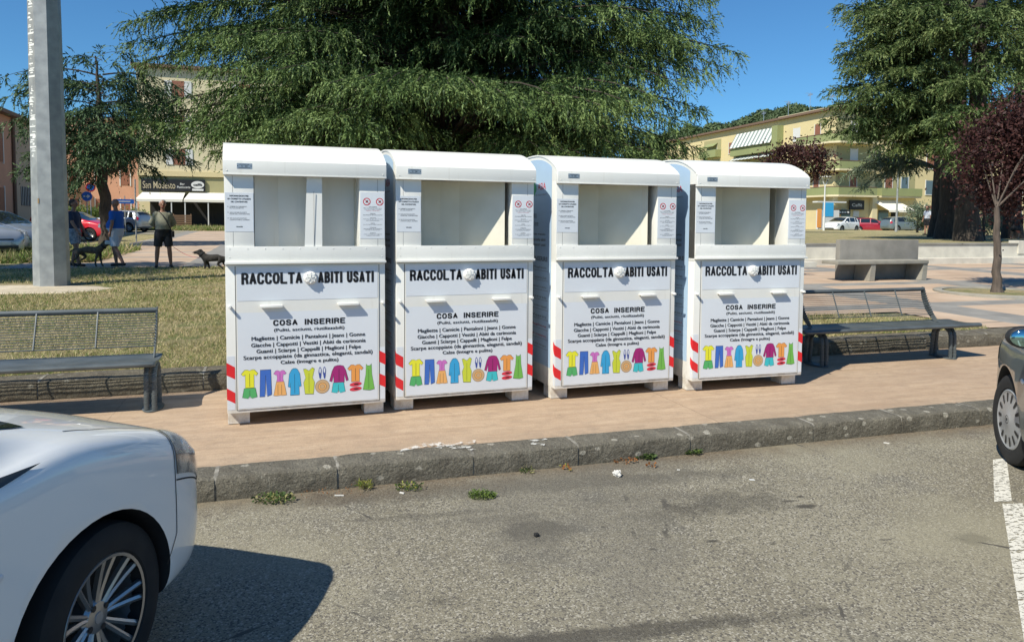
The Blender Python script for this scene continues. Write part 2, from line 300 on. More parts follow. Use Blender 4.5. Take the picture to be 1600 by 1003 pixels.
# ------------------------------------------------------------------ ground and structure
def struct(o): o['kind'] = 'structure'; return o
def sheet(name, u0, u1, v0, v1, dz, m, nu=2, vs=None, f=hz):
    mb = MB(); vs = vs or [v0+(v1-v0)*i/8 for i in range(9)]
    P = [K(u0+(u1-u0)*i/nu, v, f(v)+dz) for v in vs for i in range(nu+1)]
    mb.add(P, [(j*(nu+1)+i, j*(nu+1)+i+1, (j+1)*(nu+1)+i+1, (j+1)*(nu+1)+i) for j in range(len(vs)-1) for i in range(nu)])
    return struct(mb.build(name, m))
V1 = [7.05, 7.3, 9, 12, 16, 20.5, 25, 30, 38, 45, 55, 65, 75, 110, 400, 1800]
sheet('ground', -900, 900, 7.05, 1800, -.012, lawnm, 4, V1)
mb = MB(); mb.add([K(-900, -300, -.14), K(900, -300, -.14), K(900, 4.72, -.14), K(-900, 4.72, -.14)], [(0, 1, 2, 3)]); struct(mb.build('road', asph))
mb = MB(); mb.add([K(-60, 4.70, -.004), K(60, 4.70, -.004), K(60, 7.2, -.004), K(-60, 7.2, -.004)], [(0, 1, 2, 3)]); struct(mb.build('pavement', paving))
sheet('piazza', -6.4, 45, 20.6, 60, .002, piazza, 2, [20.6, 25, 30, 38, 45, 60])
sheet('piazza', 9.0, 45, 7.45, 20.6, .002, piazza, 2, [7.45, 9, 12, 16, 20.6])
sheet('piazza', 3.2, 9.0, 9.0, 20.6, .002, piazza, 2, [9.0, 12, 16, 20.6])
sheet('street', -60, -8.2, 22.5, 44, .004, asph_far, 2, [22.5, 25, 30, 38, 44])
sheet('street', -60, -6.2, 52, 64, .004, asph_far, 2, [52, 55, 60, 64])

random.seed(5)
def stone_row(name, u0, joints, u1, prof, m, amp, seed):
    """a row of kerb stones: prof is the (v,z) outline of the section, joints the u of the mortar joints"""
    rnd = random.Random(seed); mb = MB(); e = [u0]+joints+[u1]
    from mathutils import noise as mn
    for a, b in zip(e, e[1:]):
        nn = max(2, int((b-a)/.06)); off = rnd.uniform(-.006, .006); k = len(prof)
        rows = []
        for i in range(nn+1):
            u = a+.006+(b-a-.012)*i/nn; edge = 1 if 0 < i < nn else .0
            row = []
            for j, (v, z) in enumerate(prof):
                q = Vector((u*3, v*5, z*7+seed)); d = mn.noise(q)*amp+mn.noise(q*4)*amp*.5
                sg = -1 if j < k//2 else 1
                row.append(K(u, v+off+(-abs(d) if v < prof[k//2][0] else 0)*(.6), z+(d*.5 if 0 < j < k-1 else 0)-(0 if edge else .006)))
            rows.append(row)
        V = [p for r in rows for p in r]; mb.add(V, [(i*k+j, (i+1)*k+j, (i+1)*k+j+1, i*k+j+1) for i in range(nn) for j in range(k-1)]+[tuple(range(k))[::-1], tuple(nn*k+j for j in range(k))])
        mb.add([K(b-.012, v+.004, z-.004) for v, z in prof]+[K(b+.012, v+.004, z-.004) for v, z in prof], [(j, k+j, k+j+1, j+1) for j in range(k-1)], 1)
    return struct(mb.build(name, [m, mortar], smooth=40))
kj = [-4.6, -3.6, -2.5, -1.4, -.35, .35, 1.21, 1.94, 2.8, 3.86, 4.69, 5.5, 6.4, 7.3, 8.3, 9.2]
kp = [(4.61, -.16), (4.60, -.09), (4.60, -.03), (4.606, -.010), (4.622, .0), (4.66, .003), (4.72, .004), (4.78, .004), (4.825, .003), (4.835, -.02)]
stone_row('kerb', -30, [-27+i*1.2 for i in range(19)]+kj, 30, kp, kerbm, .010, 1)
pj = [-5.2, -4.1, -3.0, -1.9, -.62, -.25, .8, 1.9, 3.0, 4.2, 5.3, 6.4, 7.5, 8.5, 9.5]
pp = [(7.05, -.02), (7.04, .05), (7.045, .11), (7.06, .142), (7.09, .158), (7.17, .164), (7.28, .166), (7.36, .160), (7.37, .12)]
stone_row('planter_kerb', -26, [-24, -20, -16, -12, -9, -7]+pj, 9.9, pp, planterm, .022, 4)
# white paint marks on the kerb and parking line
def blot(name, pts, z, m, thick=.0):
    mb = MB(); P = [on(x, y, z) for x, y in pts]; P = [Vector((p.x, p.y, z)) for p in P]; mb.add(P, [tuple(range(len(P)))]); return struct(mb.build(name, m))
wornwhite = bpy.data.materials.new('worn white road paint'); wornwhite.use_nodes = True; n = NT(wornwhite); o = n.tc.outputs['Object']
n.b.inputs['Base Color'].default_value = (.62, .60, .54, 1); n.b.inputs['Roughness'].default_value = .8
wn = n.noise(n.mapping(o, (1, 1, 1), rot=(0, 0, R(-35))), 38, 5, .75); w2 = n.noise(n.mapping(n.mapping(o, rot=(0, 0, R(-15))), (12, 60, 1)), 1.3, 3)
n.lk(n.math('MULTIPLY', n.rng(wn, .40, .46), n.rng(w2, .36, .42)), n.b.inputs['Alpha'])
lineA = [(3.385, 5.155), (3.50, 5.185), (2.99, 4.365), (2.875, 4.35)]
lineB = [(2.90, 4.315), (3.03, 4.33), (1.95, 2.45), (1.83, 2.52)]
for q in (lineA, lineB):
    mb = MB(); mb.add([(x, y, -.136) for x, y in q], [(0, 1, 2, 3)]); struct(mb.build('road_marking', wornwhite))
spill = bpy.data.materials.new('spilt white paint'); spill.use_nodes = True; n = NT(spill); n.b.inputs['Base Color'].default_value = (.72, .71, .67, 1); n.b.inputs['Roughness'].default_value = .7
n.lk(n.rng(n.noise(n.tc.outputs['Object'], 26, 6, .7), .47, .58, .0, .85), n.b.inputs['Alpha'])
blot('paint_spill', [(618, 705), (640, 698), (668, 691), (690, 690.5), (696, 695), (690, 700), (672, 697), (650, 700), (628, 705)], .0085, spill)
blot('paint_spill', [(692, 694), (712, 690), (744, 687), (742, 691), (716, 694), (700, 698)], .0085, spill)
blot('paint_spill', [(700, 697), (722, 696), (736, 697), (744, 702), (735, 704), (728, 699), (706, 701)], .0085, spill)
blot('paint_spill', [(826, 688), (850, 684), (856, 686), (836, 689), (832, 692), (852, 693), (850, 696), (830, 694)], .0085, spill)

# ------------------------------------------------------------------ clothes bins
W_, DP = 1.15, 1.10
def arch(v): return 1.925+.165*(1-abs((v-.55)/.59)**2.5)
G = {}
pal = {}
for nm_, c_ in dict(yellow=(.78, .76, .04), green=(.09, .42, .14), blue=(.05, .15, .52), pink=(.60, .17, .52), orange=(.80, .42, .14), sky=(.04, .36, .66), lime=(.58, .64, .05), navy=(.05, .08, .32), straw=(.58, .38, .20), maroon=(.36, .02, .17), teal=(.05, .50, .55), carrot=(.80, .33, .08), redc=(.68, .04, .07), grass=(.17, .46, .08)).items():
    pal[nm_] = mat(nm_+' print', c_, .4)
pk = list(pal); door_mats = [white, stick, ink, gapm]+[pal[k] for k in pk]
def ci(k): return 4+pk.index(k)
TEE = [(0, .78), (.22, 1), (.38, 1), (.5, .94), (.62, 1), (.78, 1), (1, .78), (.88, .66), (.76, .76), (.76, 0), (.24, 0), (.24, .76), (.12, .66)]
TOP = [(0, .72), (.18, .98), (.36, 1), (.5, .9), (.64, 1), (.82, .98), (1, .72), (.84, .60), (.76, .68), (.72, .3), (.78, 0), (.22, 0), (.28, .3), (.24, .68), (.16, .60)]
LONG = [(0, .12), (.14, .7), (.26, .95), (.42, 1), (.58, 1), (.74, .95), (.86, .7), (1, .12), (.88, .06), (.78, .5), (.78, 0), (.22, 0), (.22, .5), (.12, .06)]
SHORT = [(.12, 1), (.88, 1), (1, .12), (.62, 0), (.5, .28), (.38, 0), (0, .12)]
TROU = [(.06, 1), (.94, 1), (1, .06), (.62, 0), (.52, .78), (.42, .0), (0, .0)]
SKIRT = [(.22, 1), (.80, 1), (1, .03), (.72, .0), (.5, .03), (.28, 0), (0, .03)]
COAT = [(.28, .96), (.42, 1), (.6, 1), (.74, .95), (.9, .8), (1, .33), (.86, .30), (.82, .5), (.86, 0), (.16, 0), (.2, .5), (.14, .30), (0, .33), (.1, .8)]
DRESS = [(0, .95), (.2, .96), (.5, .88), (.8, 1), (1, .94), (.82, .62), (1, .45), (.9, 0), (.14, .02), (.02, .45), (.2, .62)]
GOWN = [(.28, 1), (.4, .93), (.6, .93), (.74, 1), (.78, .6), (1, .04), (.6, 0), (0, .04), (.24, .6)]
icons = [(TEE, 'yellow', .098, .413, .212, .282), (SHORT, 'green', .105, .278, .205, .203), (TROU, 'blue', .225, .406, .307, .211), (TOP, 'pink', .323, .397, .411, .314), (SKIRT, 'orange', .322, .312, .412, .209),
         (COAT, 'sky', .425, .404, .517, .207), (DRESS, 'lime', .535, .404, .614, .205), (LONG, 'maroon', .727, .409, .864, .28), (SHORT, 'teal', .741, .278, .841, .199), (TEE, 'carrot', .861, .407, .977, .278), (GOWN, 'grass', .977, .407, 1.063, .205)]
def front(x, z, y=-.0105): return (x, y, z)
def poly_front(mb, pts, mi, y): mb.add([(x, y, z) for x, z in pts], [tuple(range(len(pts)))], mi)
GL = dict(A=[[(0, 0), (.5, 1), (1, 0)], [(.2, .3), (.8, .3)]], B=[[(0, 0), (0, 1), (.6, 1), (.85, .93), (.92, .76), (.82, .58), (.6, .53), (0, .53)], [(.6, .53), (.9, .44), (1, .26), (.9, .08), (.62, 0), (0, 0)]], C=[[(1, .74), (.93, .9), (.75, 1), (.3, 1), (.08, .88), (0, .7), (0, .3), (.08, .12), (.3, 0), (.75, 0), (.93, .1), (1, .26)]],
  O=[[(.5, 1), (.8, .96), (1, .72), (1, .28), (.8, .04), (.5, 0), (.2, .04), (0, .28), (0, .72), (.2, .96), (.5, 1)]], L=[[(0, 1), (0, 0), (1, 0)]], T=[[(0, 1), (1, 1)], [(.5, 1), (.5, 0)]], I=[[(0, 0), (0, 1)]], U=[[(0, 1), (0, .28), (.12, .08), (.35, 0), (.65, 0), (.88, .08), (1, .28), (1, 1)]],
  S=[[(.97, .76), (.88, .93), (.65, 1), (.3, 1), (.08, .92), (.02, .76), (.12, .6), (.85, .43), (1, .26), (.92, .08), (.68, 0), (.3, 0), (.08, .08), (0, .26)]], N=[[(0, 0), (0, 1), (1, 0), (1, 1)]], E=[[(1, 1), (0, 1), (0, 0), (1, 0)], [(0, .53), (.88, .53)]], R=[[(0, 0), (0, 1), (.65, 1), (.92, .92), (1, .76), (.9, .58), (.65, .5), (0, .5)], [(.6, .5), (.85, .4), (1, 0)]])
def headline(mb, st, x0, x1, z0, z1, mi, y, tx, gap, tz=None):
    tz = tz or tx; n_i = sum(c == 'I' for c in st); n_s = st.count(' '); n_l = len(st)-n_i-n_s; lw = (x1-x0-gap*(len(st)-1-n_s)-n_i*tx-n_s*gap*8)/n_l; x = x0
    for c in st:
        if c == ' ': x += gap*8; continue
        w_ = tx if c == 'I' else lw
        for pl in GL[c]:
            P = [(x+tx/2+a*(w_-tx), z0+tz/2+b*(z1-z0-tz)) for a, b in pl]
            for i in range(len(P)-1):
                (ax, az), (bx, bz) = P[i], P[i+1]; L_ = math.hypot(bx-ax, bz-az); dx, dz = (bx-ax)/L_, (bz-az)/L_; e0 = tz/2 if i == 0 and P[0] != P[-1] else 0; e1 = tz/2 if i == len(P)-2 and P[0] != P[-1] else 0
                if abs(dx) > .1 and abs(dz) > .1: e0 *= .6; e1 *= .6
                ax, az, bx, bz = ax-dx*e0, az-dz*e0, bx+dx*e1, bz+dz*e1; h_ = (tx*abs(dz)+tz*abs(dx))/2/(abs(dz)+abs(dx)); nx, nz = -dz*h_, dx*h_
                mb.add([(ax+nx, y, az+nz), (bx+nx, y, bz+nz), (bx-nx, y, bz-nz), (ax-nx, y, az-nz)], [(0, 1, 2, 3)], mi)
            for a, b in P[1:-1]: mb.add([(a+tx/2*math.cos(k*math.pi/4), y-.0001, b+tz/2*math.sin(k*math.pi/4)) for k in range(8)], [tuple(range(8))], mi)
        x += w_+gap
def door_mesh():
    mb = MB(); mb.box(.069, 1.10, -.006, .003, .122, 1.168, 0)
    for a in ((.064, .069, .117, 1.171), (1.10, 1.105, .117, 1.171), (.064, 1.105, .117, .122)): mb.box(a[0], a[1], -.001, .002, a[2], a[3], 3)
    poly_front(mb, [(.078, .918), (1.09, .918), (1.09, 1.162), (.078, 1.162)], 1, -.0075); poly_front(mb, [(.078, .13), (1.09, .13), (1.09, .832), (.078, .832)], 1, -.0075)
    def T(s, a, b, c, d, bold=0, dx=0):
        for k, q in enumerate((-dx, dx*.33, -dx*.33, dx) if dx else (0,)): put_text(mb, s, a+abs(dx)+q, b-abs(dx)+q, c, d, 2, -.009-.0002*k, bold)
    headline(mb, 'RACCOLTA', .107, .534, 1.038, 1.123, 2, -.009, .0185, .0036, .0155); headline(mb, 'ABITI USATI', .646, 1.062, 1.038, 1.123, 2, -.009, .0185, .0036, .0155); headline(mb, 'COSA INSERIRE', .323, .845, .730, .773, 2, -.009, .0120, .0056, .0090)
    T('(Puliti, asciutti, riutilizzabili)', .328, .838, .680, .710, 0, .0008); T('Magliette | Camicie | Pantaloni | Jeans | Gonne', .171, .994, .618, .655, 0, .0010)
    T('Giacche | Cappotti | Vestiti | Abiti da cerimonia', .168, .998, .570, .607, 0, .0010); T('Guanti | Sciarpe | Cappelli | Maglioni | Felpe', .204, .961, .524, .561, 0, .0010)
    T('Scarpe accoppiate (da ginnastica, eleganti, sandali)', .114, 1.05, .480, .517, 0, .0010); T('Calze (integre e pulite)', .372, .792, .436, .470, 0, .0010)
    for sh, c, x0, z1, x1, z0 in icons:
        cx, cz = (x0+x1)/2, (z0+z1)/2
        P = [(x0+a*(x1-x0), z0+b*(z1-z0)) for a, b in sh]
        poly_front(mb, [(cx+(x-cx)*1.05, cz+(z-cz)*1.03) for x, z in P], 2, -.0086); poly_front(mb, P, ci(c), -.0092)
        for k in ((.5,) if sh is not SKIRT else (.33, .62)):      # fold and seam lines
            poly_front(mb, [(x0+(k-.012)*(x1-x0), z0+.06*(z1-z0)), (x0+(k+.012)*(x1-x0), z0+.06*(z1-z0)), (x0+(k+.010)*(x1-x0), z0+.8*(z1-z0)), (x0+(k-.010)*(x1-x0), z0+.8*(z1-z0))], 2, -.0097)
    for cx in (.656, .688):                                  # shoes
        P = [(cx+.012*math.cos(t)*(1 if math.sin(t) > 0 else .75), .36+.046*math.sin(t)) for t in [i*math.pi/8 for i in range(16)]]; poly_front(mb, P, ci('navy'), -.009)
        poly_front(mb, [(cx+.006*math.cos(t), .378+.02*math.sin(t)) for t in [i*math.pi/5 for i in range(10)]], 1, -.0097)
    for r, c, y in ((.053, 2, -.0085), (.051, ci('straw'), -.009), (.030, 2, -.0095), (.028, ci('orange'), -.0098), (.018, 2, -.0101), (.0165, ci('straw'), -.0104)):
        poly_front(mb, [(.672+r*math.cos(i*math.pi/12), .256+r*math.sin(i*math.pi/12)) for i in range(24)], c, y)
    for cz in (.257, .221): 
        poly_front(mb, [(.92+.046*math.cos(i*math.pi/8), cz+.016*math.sin(i*math.pi/8)+.004*math.cos(i*math.pi/8)) for i in range(16)], ci('redc'), -.009)
        poly_front(mb, [(.925+.02*math.cos(i*math.pi/5), cz+.005*math.sin(i*math.pi/5)) for i in range(10)], 2, -.0097)
    return mb
def side_prof(): return [(0.0, 1.926)]+[(v, arch(v)) for v in [.0+.04*i for i in range(1, 27)]]+[(1.10, 1.926)]
def make_bin():
    t = thing('clothes_bin', '', 'clothes bin')
    mb = MB()
    mb.box(0, W_, 0, DP, .098, 1.18, 0, .006)
    sp = [(0.0, 1.17)]+side_prof()+[(1.10, 1.17)]
    for x0, x1 in ((0, .012), (W_-.012, W_)):
        n_ = len(sp); vs = [(x0, a, b) for a, b in sp]+[(x1, a, b) for a, b in sp]
        mb.add(vs, [tuple(range(n_)), tuple(range(2*n_-1, n_-1, -1))]+[(i, n_+i, n_+(i+1) % n_, (i+1) % n_) for i in range(n_)])
    mb.box(.012, W_-.012, DP-.012, DP, 1.18, 1.926)
    mb.box(.0, .20, -.0015, .18, 1.19, 1.85, 0, .003); mb.box(.957, W_, -.0015, .18, 1.19, 1.85, 0, .003)   # columns
    mb.box(.012, W_-.012, .0, DP-.012, 1.18, 1.235, 1)       # inner floor
    for x in (.056, 1.094): mb.box(x, x+.0015, -.0022, .0, 1.313, 1.82, 2)
    mb.box(.20, .207, .18, .62, 1.235, 1.85, 1); mb.box(.95, .957, .18, .62, 1.235, 1.85, 1)
    mb.box(.207, .95, .10, .62, 1.845, 1.853, 1)
    mb.build('body', [white, white_in, gapm], t, 30)
    mb = MB(); pr = [(-.036, 1.925)]+[(v, arch(v)+.006) for v in [.0+.045*i for i in range(0, 25)]]+[(1.135, 1.925)]
    pin = [(v+(.012 if i == 0 else 0), z-.012) for i, (v, z) in enumerate(pr)]
    for (xa, xb) in ((-.006, W_+.006),):
        n_ = len(pr); vs = [(xa, a, b) for a, b in pr]+[(xb, a, b) for a, b in pr]+[(xa, a, b) for a, b in pin]+[(xb, a, b) for a, b in pin]
        fs = [(i, i+1, n_+i+1, n_+i) for i in range(n_-1)]+[(2*n_+i+1, 2*n_+i, 3*n_+i, 3*n_+i+1) for i in range(n_-1)]+[(i+1, i, 2*n_+i, 2*n_+i+1) for i in range(n_-1)]+[(n_+i, n_+i+1, 3*n_+i+1, 3*n_+i) for i in range(n_-1)]+[(n_-1, 3*n_-1, 4*n_-1, 2*n_-1)]
        mb.add(vs, fs)
    roof = mb.build('roof', white, t, 25)
    mb = MB(); mb.box(-.006, W_+.006, -.038, -.0025, 1.834, 1.929, 0, .004); mb.box(-.006, W_+.006, -.044, -.0025, 1.826, 1.834, 0, .002)
    for x in (.02, 1.13): mb.lathe([(.0, .004), (.004, .003), (.005, 0)], 8, 0, Matrix.Translation((x, -.038, 1.855)) @ Matrix.Rotation(R(90), 4, 'X'))
    fa = mb.build('fascia', white, t, 30)
    mb = MB(); mb.box(.088, .190, -.0395, -.038, 1.870, 1.908, 0); put_text(mb, 'CONTENITORE', .105, .172, 1.896, 1.902, 1, -.0400, .02); put_text(mb, 'C  20', .118, .160, 1.882, 1.893, 1, -.0400, .02); mb.box(.1, .178, -.0400, -.0395, 1.874, 1.877, 1)
    for x in (.094, .184): mb.ball((x, -.0395, 1.889), .003, 1, 6)
    mb.build('name_plate', [plate, ink], fa)
    mb = MB(); mb.box(0, W_, -.016, -.002, 1.204, 1.313, 0, .002); mb.box(-.003, W_+.003, -.040, -.002, 1.186, 1.204, 0, .003)
    for i in range(10):
        for z in ((1.297,) if 0 < i < 9 else (1.297, 1.236)): mb.lathe([(0, .003), (.0035, .0022), (.0045, 0)], 8, 0, Matrix.Translation((.031+i*.1215, -.016, z)) @ Matrix.Rotation(R(90), 4, 'X'))
    mb.build('ledge', white, t, 30)
    d = door_mesh().build('door', door_mats, t)
    for x in (.232, .786):
        mb = MB(); mb.box(x, x+.158, -.048, -.006, .876, .884, 0, .0015); mb.box(x, x+.158, -.048, -.044, .868, .877, 0, .001); mb.build('handle', white, d, 30)
    mb = MB(); M = Matrix.Translation((.592, -.008, 1.080)) @ Matrix.Rotation(R(90), 4, 'X')
    mb.lathe([(0, .034), (.030, .034), (.040, .031), (.047, .022), (.050, .0)], 28, 0, M)
    for i in range(8): a = i*math.pi/4; mb.ball((.036*math.cos(a), .036*math.sin(a), .029), (.007, .007, .007), 0, 8, M)
    for i in range(5): a = i*1.257; mb.box(-.002, .002, .004, .026, .0345, .0375, 0, 0, M @ Matrix.Rotation(a, 4, 'Z'))
    mb.build('lock_cover', white, d, 40)
    for x in (.026, 1.130):
        mb = MB(); M = Matrix.Translation((x, 0, .880)) @ Matrix.Rotation(R(90), 4, 'X'); mb.lathe([(0, .045), (.009, .045), (.011, .042), (.011, .0)], 14, 0, M); mb.build('pin', white, t, 40)
    for x0, x1 in ((.002, .154), (1.0, 1.150)):
        for y0, y1 in ((.085, .25), (.82, 1.0)):
            mb = MB(); mb.box(x0, x1, y0, y1, 0, .098, 0, .003); mb.build('foot', white, t)
    # front stickers
    mb = MB(); mb.box(.004, .196, -.0032, -.0016, 1.421, 1.700, 0)
    T = lambda s, a, b, c, d_, bo=.03, mi=1: put_text(mb, s, a, b, c, d_, mi, -.0040, bo)
    T('INFORMAZIONI PER', .036, .166, 1.671, 1.682); T('UN CORRETTO UTILIZZO', .020, .180, 1.650, 1.661); T('DEL CONTENITORE', .044, .156, 1.629, 1.640)
    zz = 1.600
    for a, b in (('INSERIRE GLI INDUMENTI', 'IN SACCHETTI'), ('NON LASCIARE SACCHETTI', 'FUORI DAL CONTENITORE'), ('PER QUALSIASI ESIGENZA', 'CONTATTARE IL NUMERO')):
        mb.box(.022, .026, -.0042, -.0032, zz-.002, zz+.003, 1); T(a, .036, .150, zz-.004, zz+.004, .0); T(b, .036, .128 if 'IN ' in b else .17, zz-.015, zz-.007, .0); zz -= .042
    T('GRAZIE', .078, .122, 1.452, 1.460); mb.build('instruction_sticker', [stick, ink], t)
    mb = MB(); mb.box(.962, 1.146, -.0032, -.0016, 1.370, 1.722, 0)
    for cx in (1.012, 1.110):
        for r, mi_, y in ((.029, 1, -.0036), (.022, 0, -.0040)): poly_front(mb, [(cx+r*math.cos(i*math.pi/12), 1.650+r*math.sin(i*math.pi/12)) for i in range(24)], mi_, y)
        poly_front(mb, [(cx-.010, 1.640), (cx-.004, 1.660), (cx+.004, 1.657), (cx+.012, 1.662), (cx+.008, 1.650), (cx+.012, 1.640), (cx+.003, 1.645)], 2, -.0044)
        poly_front(mb, [(cx-.018, 1.665), (cx-.015, 1.668), (cx+.018, 1.635), (cx+.015, 1.632)], 1, -.0048)
    zz = 1.610
    for rows in ((('NON INSERIRE', .03), ('Rifiuti di ogni genere, tessuti bagnati', .07), ('stracci sporchi, tappeti e moquette', .065), ('materassi cuscini giocattoli', .05)), (('ABBANDONO', .02), ('vietato abbandonare rifiuti vicino al contenitore', .075)), (('SACCHI', .02), ('chiudere bene ogni sacco prima di inserirlo', .075), ('nel contenitore', .05)), (('INFO', .015), ('per informazioni rivolgersi al gestore', .07)), (('ATTENZIONE', .025), ('non introdursi nel contenitore', .07), ('pericolo di schiacciamento', .055)), (('DIVIETO', .02), ('area videosorvegliata', .07), ('i trasgressori saranno puniti', .05))):
        for k, (s_, w_) in enumerate(rows): put_text(mb, s_, 1.057-w_, 1.057+w_, zz-.0035, zz+.0035, 1 if k == 3 else 2, -.0040); zz -= .0095
        zz -= .013
    mb.build('warning_sticker', [stick, redink, ink], t)
    # hazard stripes, left wraps round the corner
    mb = MB(); mb.box(.004, .055, -.0014, .0, .125, .52, 0); mb.box(-.0012, -.0002, .003, .036, .125, .52, 0)
    for zl, zr, h_ in ((.473, .438, .092), (.287, .250, .083)):
        poly_front(mb, [(-.0012, zl), (.055, zr), (.055, zr-h_+.004), (-.0012, zl-h_)], 1, -.0022)
        mb.add([(-.0018, -.0022, zl), (-.0018, .036, zl+.026), (-.0018, .036, zl+.01-h_*.55), (-.0018, .018, zl-h_*.85), (-.0018, -.0022, zl-h_)], [(0, 1, 2, 3, 4)], 1)
    mb.build('hazard_stripe', [stick, red], t)
    mb = MB(); mb.box(1.108, 1.147, -.0014, .0, .125, .53, 0)
    for zl, zr, h_ in ((.507, .48, .088), (.328, .304, .088)): poly_front(mb, [(1.101, zl), (1.151, zr), (1.151, zr-h_), (1.101, zl-h_)], 1, -.0022)
    mb.build('hazard_stripe', [stick, red], t)
    # side sticker with its print
    mb = MB(); ps = [(v, arch(v)-.035) for v in [.10+.05*i for i in range(0, 19)]]
    poly = [(.10, .26)]+[(.10, arch(.10)-.04)]+ps[1:]+[(1.0, .26)]
    mb.add([(-.0012, a, b) for a, b in poly], [tuple(range(len(poly)))], 0)
    def TS(s_, v0, v1, z0, z1, mi_, bo=.0): put_text(mb, s_, v1, v0, z0, z1, mi_, 0, bo, fn=lambda p: (-.0022, p[0], p[2]))
    TS('ASIA', .23, .42, 1.785, 1.845, 2, .01)
    mb.add([(-.0022, .52+.07*math.cos(a), 1.80+.07*math.sin(a)*(1 if i % 2 else .6)) for i, a in enumerate([k*math.pi/8 for k in range(16)])], [tuple(range(16))], 3)
    TS('RACCOLTA INDUMENTI', .22, .62, 1.735, 1.75, 1); TS('Numero verde', .40, .50, 1.47, 1.52, 1); TS('800', .44, .52, 1.54, 1.58, 1)
    for k, s_ in enumerate(('Servizio gratuito', 'di raccolta abiti', 'e accessori usati')): TS(s_, .23, .60, 1.385-k*.045, 1.41-k*.045, 1, .02)
    TS('COSA INSERIRE', .18, .72, 1.165, 1.205, 1, .03)
    for k in range(9): zq = 1.08-k*.085; mb.box(-.0020, -.0012, .16, .80-.03*(k % 3), zq, zq+.003, 1); TS(('Magliette', 'Camicie', 'Pantaloni e jeans', 'Gonne', 'Giacche e cappotti', 'Vestiti', 'Maglioni', 'Scarpe accoppiate', 'Calze integre')[k], .2, .2+.3+.04*(k % 4), zq+.014, zq+.04, 2 if k in (6, 7) else 1)
    mb.build('side_sticker', [sidestick, inkgrey, redink, greenink], t)
    return t
def drum(kind, parent):
    mb = MB()
    if kind == 0: P = [(.206, .10), (.38, .24), (.52, .26), (.76, .27), (.951, .25)]
    elif kind == 1: P = [(.30, .30), (.44, .33), (.60, .31), (.915, .055)]
    elif kind == 2: P = [(.206, .10), (.36, .31), (.55, .33), (.86, .10), (.895, .055)]
    else: P = [(.206, .10), (.35, .33), (.50, .37), (.78, .17), (.83, .10)]
    Q = [(x, y+.008) for x, y in P]
    for (a, b), (c, d), (e, f), (g, h) in zip(P, P[1:], Q, Q[1:]):
        mb.add([(a, b, 1.245), (c, d, 1.245), (c, d, 1.84), (a, b, 1.84), (e, f, 1.245), (g, h, 1.245), (g, h, 1.84), (e, f, 1.84)], [(0, 1, 2, 3), (5, 4, 7, 6), (0, 3, 7, 4), (1, 5, 6, 2)])
    if kind == 1: mb.box(.207, .30, .30, .306, 1.245, 1.84)
    if kind == 0:
        mb.add([(.552, -.001, 1.300), (.680, -.001, 1.300), (.683, .012, 1.84), (.574, .012, 1.84), (.60, .22, 1.300), (.66, .22, 1.300), (.66, .22, 1.84), (.60, .22, 1.84)], [(0, 1, 2, 3), (1, 5, 6, 2), (4, 0, 3, 7), (5, 4, 7, 6)])
        mb.box(.621, .6225, -.004, .0, 1.305, 1.72, 1)
    return mb.build('rotating_drum', [white_in if kind else white, gapm], parent)
bins = [(-2.0595, 5.3512, .3479), (-.9033, 5.8045, .3516), (.3658, 6.2306, .3413), (1.6097, 6.5821, .2914)]
blab = ['leftmost white clothes bin, whose opening is divided by a central post, beside the left bench',
        'white clothes bin second from the left, standing right of the bin with the divided opening',
        'white clothes bin third from the left, with its side print reading ASIA fully in view',
        'rightmost white clothes bin, standing beside the dark bench with the gap seat']
proto = make_bin()
for i, (x, y, a) in enumerate(bins):
    b = proto if i == 0 else dup(proto)
    b.location = (x, y, 0); b.rotation_euler.z = a; tag(b, blab[i], 'clothes bin', 'white clothes bins in a row')
    G[i] = b
G[3]['label'] = 'rightmost white clothes bin of the row, standing nearest the right-hand bench'
for i in range(4): drum(i, G[i])
#==PART2==
# ------------------------------------------------------------------ street furniture
def twisted(mb, pts, r, turns, mi=0):
    pts = [Vector(p) for p in pts]; L = [0]
    for a, b in zip(pts, pts[1:]): L.append(L[-1]+(b-a).length)
    n = max(10, int(L[-1]/.012)); V = []; k = 4; prev = None
    for i in range(n+1):
        d = L[-1]*i/n; j = max(q for q in range(len(L)) if L[q] <= d+1e-9); j = min(j, len(pts)-2)
        p = pts[j].lerp(pts[j+1], (d-L[j])/(L[j+1]-L[j])); t = (pts[j+1]-pts[j]).normalized()
        a = t.orthogonal() if prev is None else prev-t*prev.dot(t)
        a.normalize(); prev = a; b = t.cross(a)
        for q in range(k): an = 2*math.pi*(q/k+turns*i/n); V.append(p+(a*math.cos(an)+b*math.sin(an))*r)
    mb.add(V, [(i*k+q, i*k+(q+1) % k, (i+1)*k+(q+1) % k, (i+1)*k+q) for i in range(n) for q in range(k)]+[(0, 1, 2, 3)[::-1]])
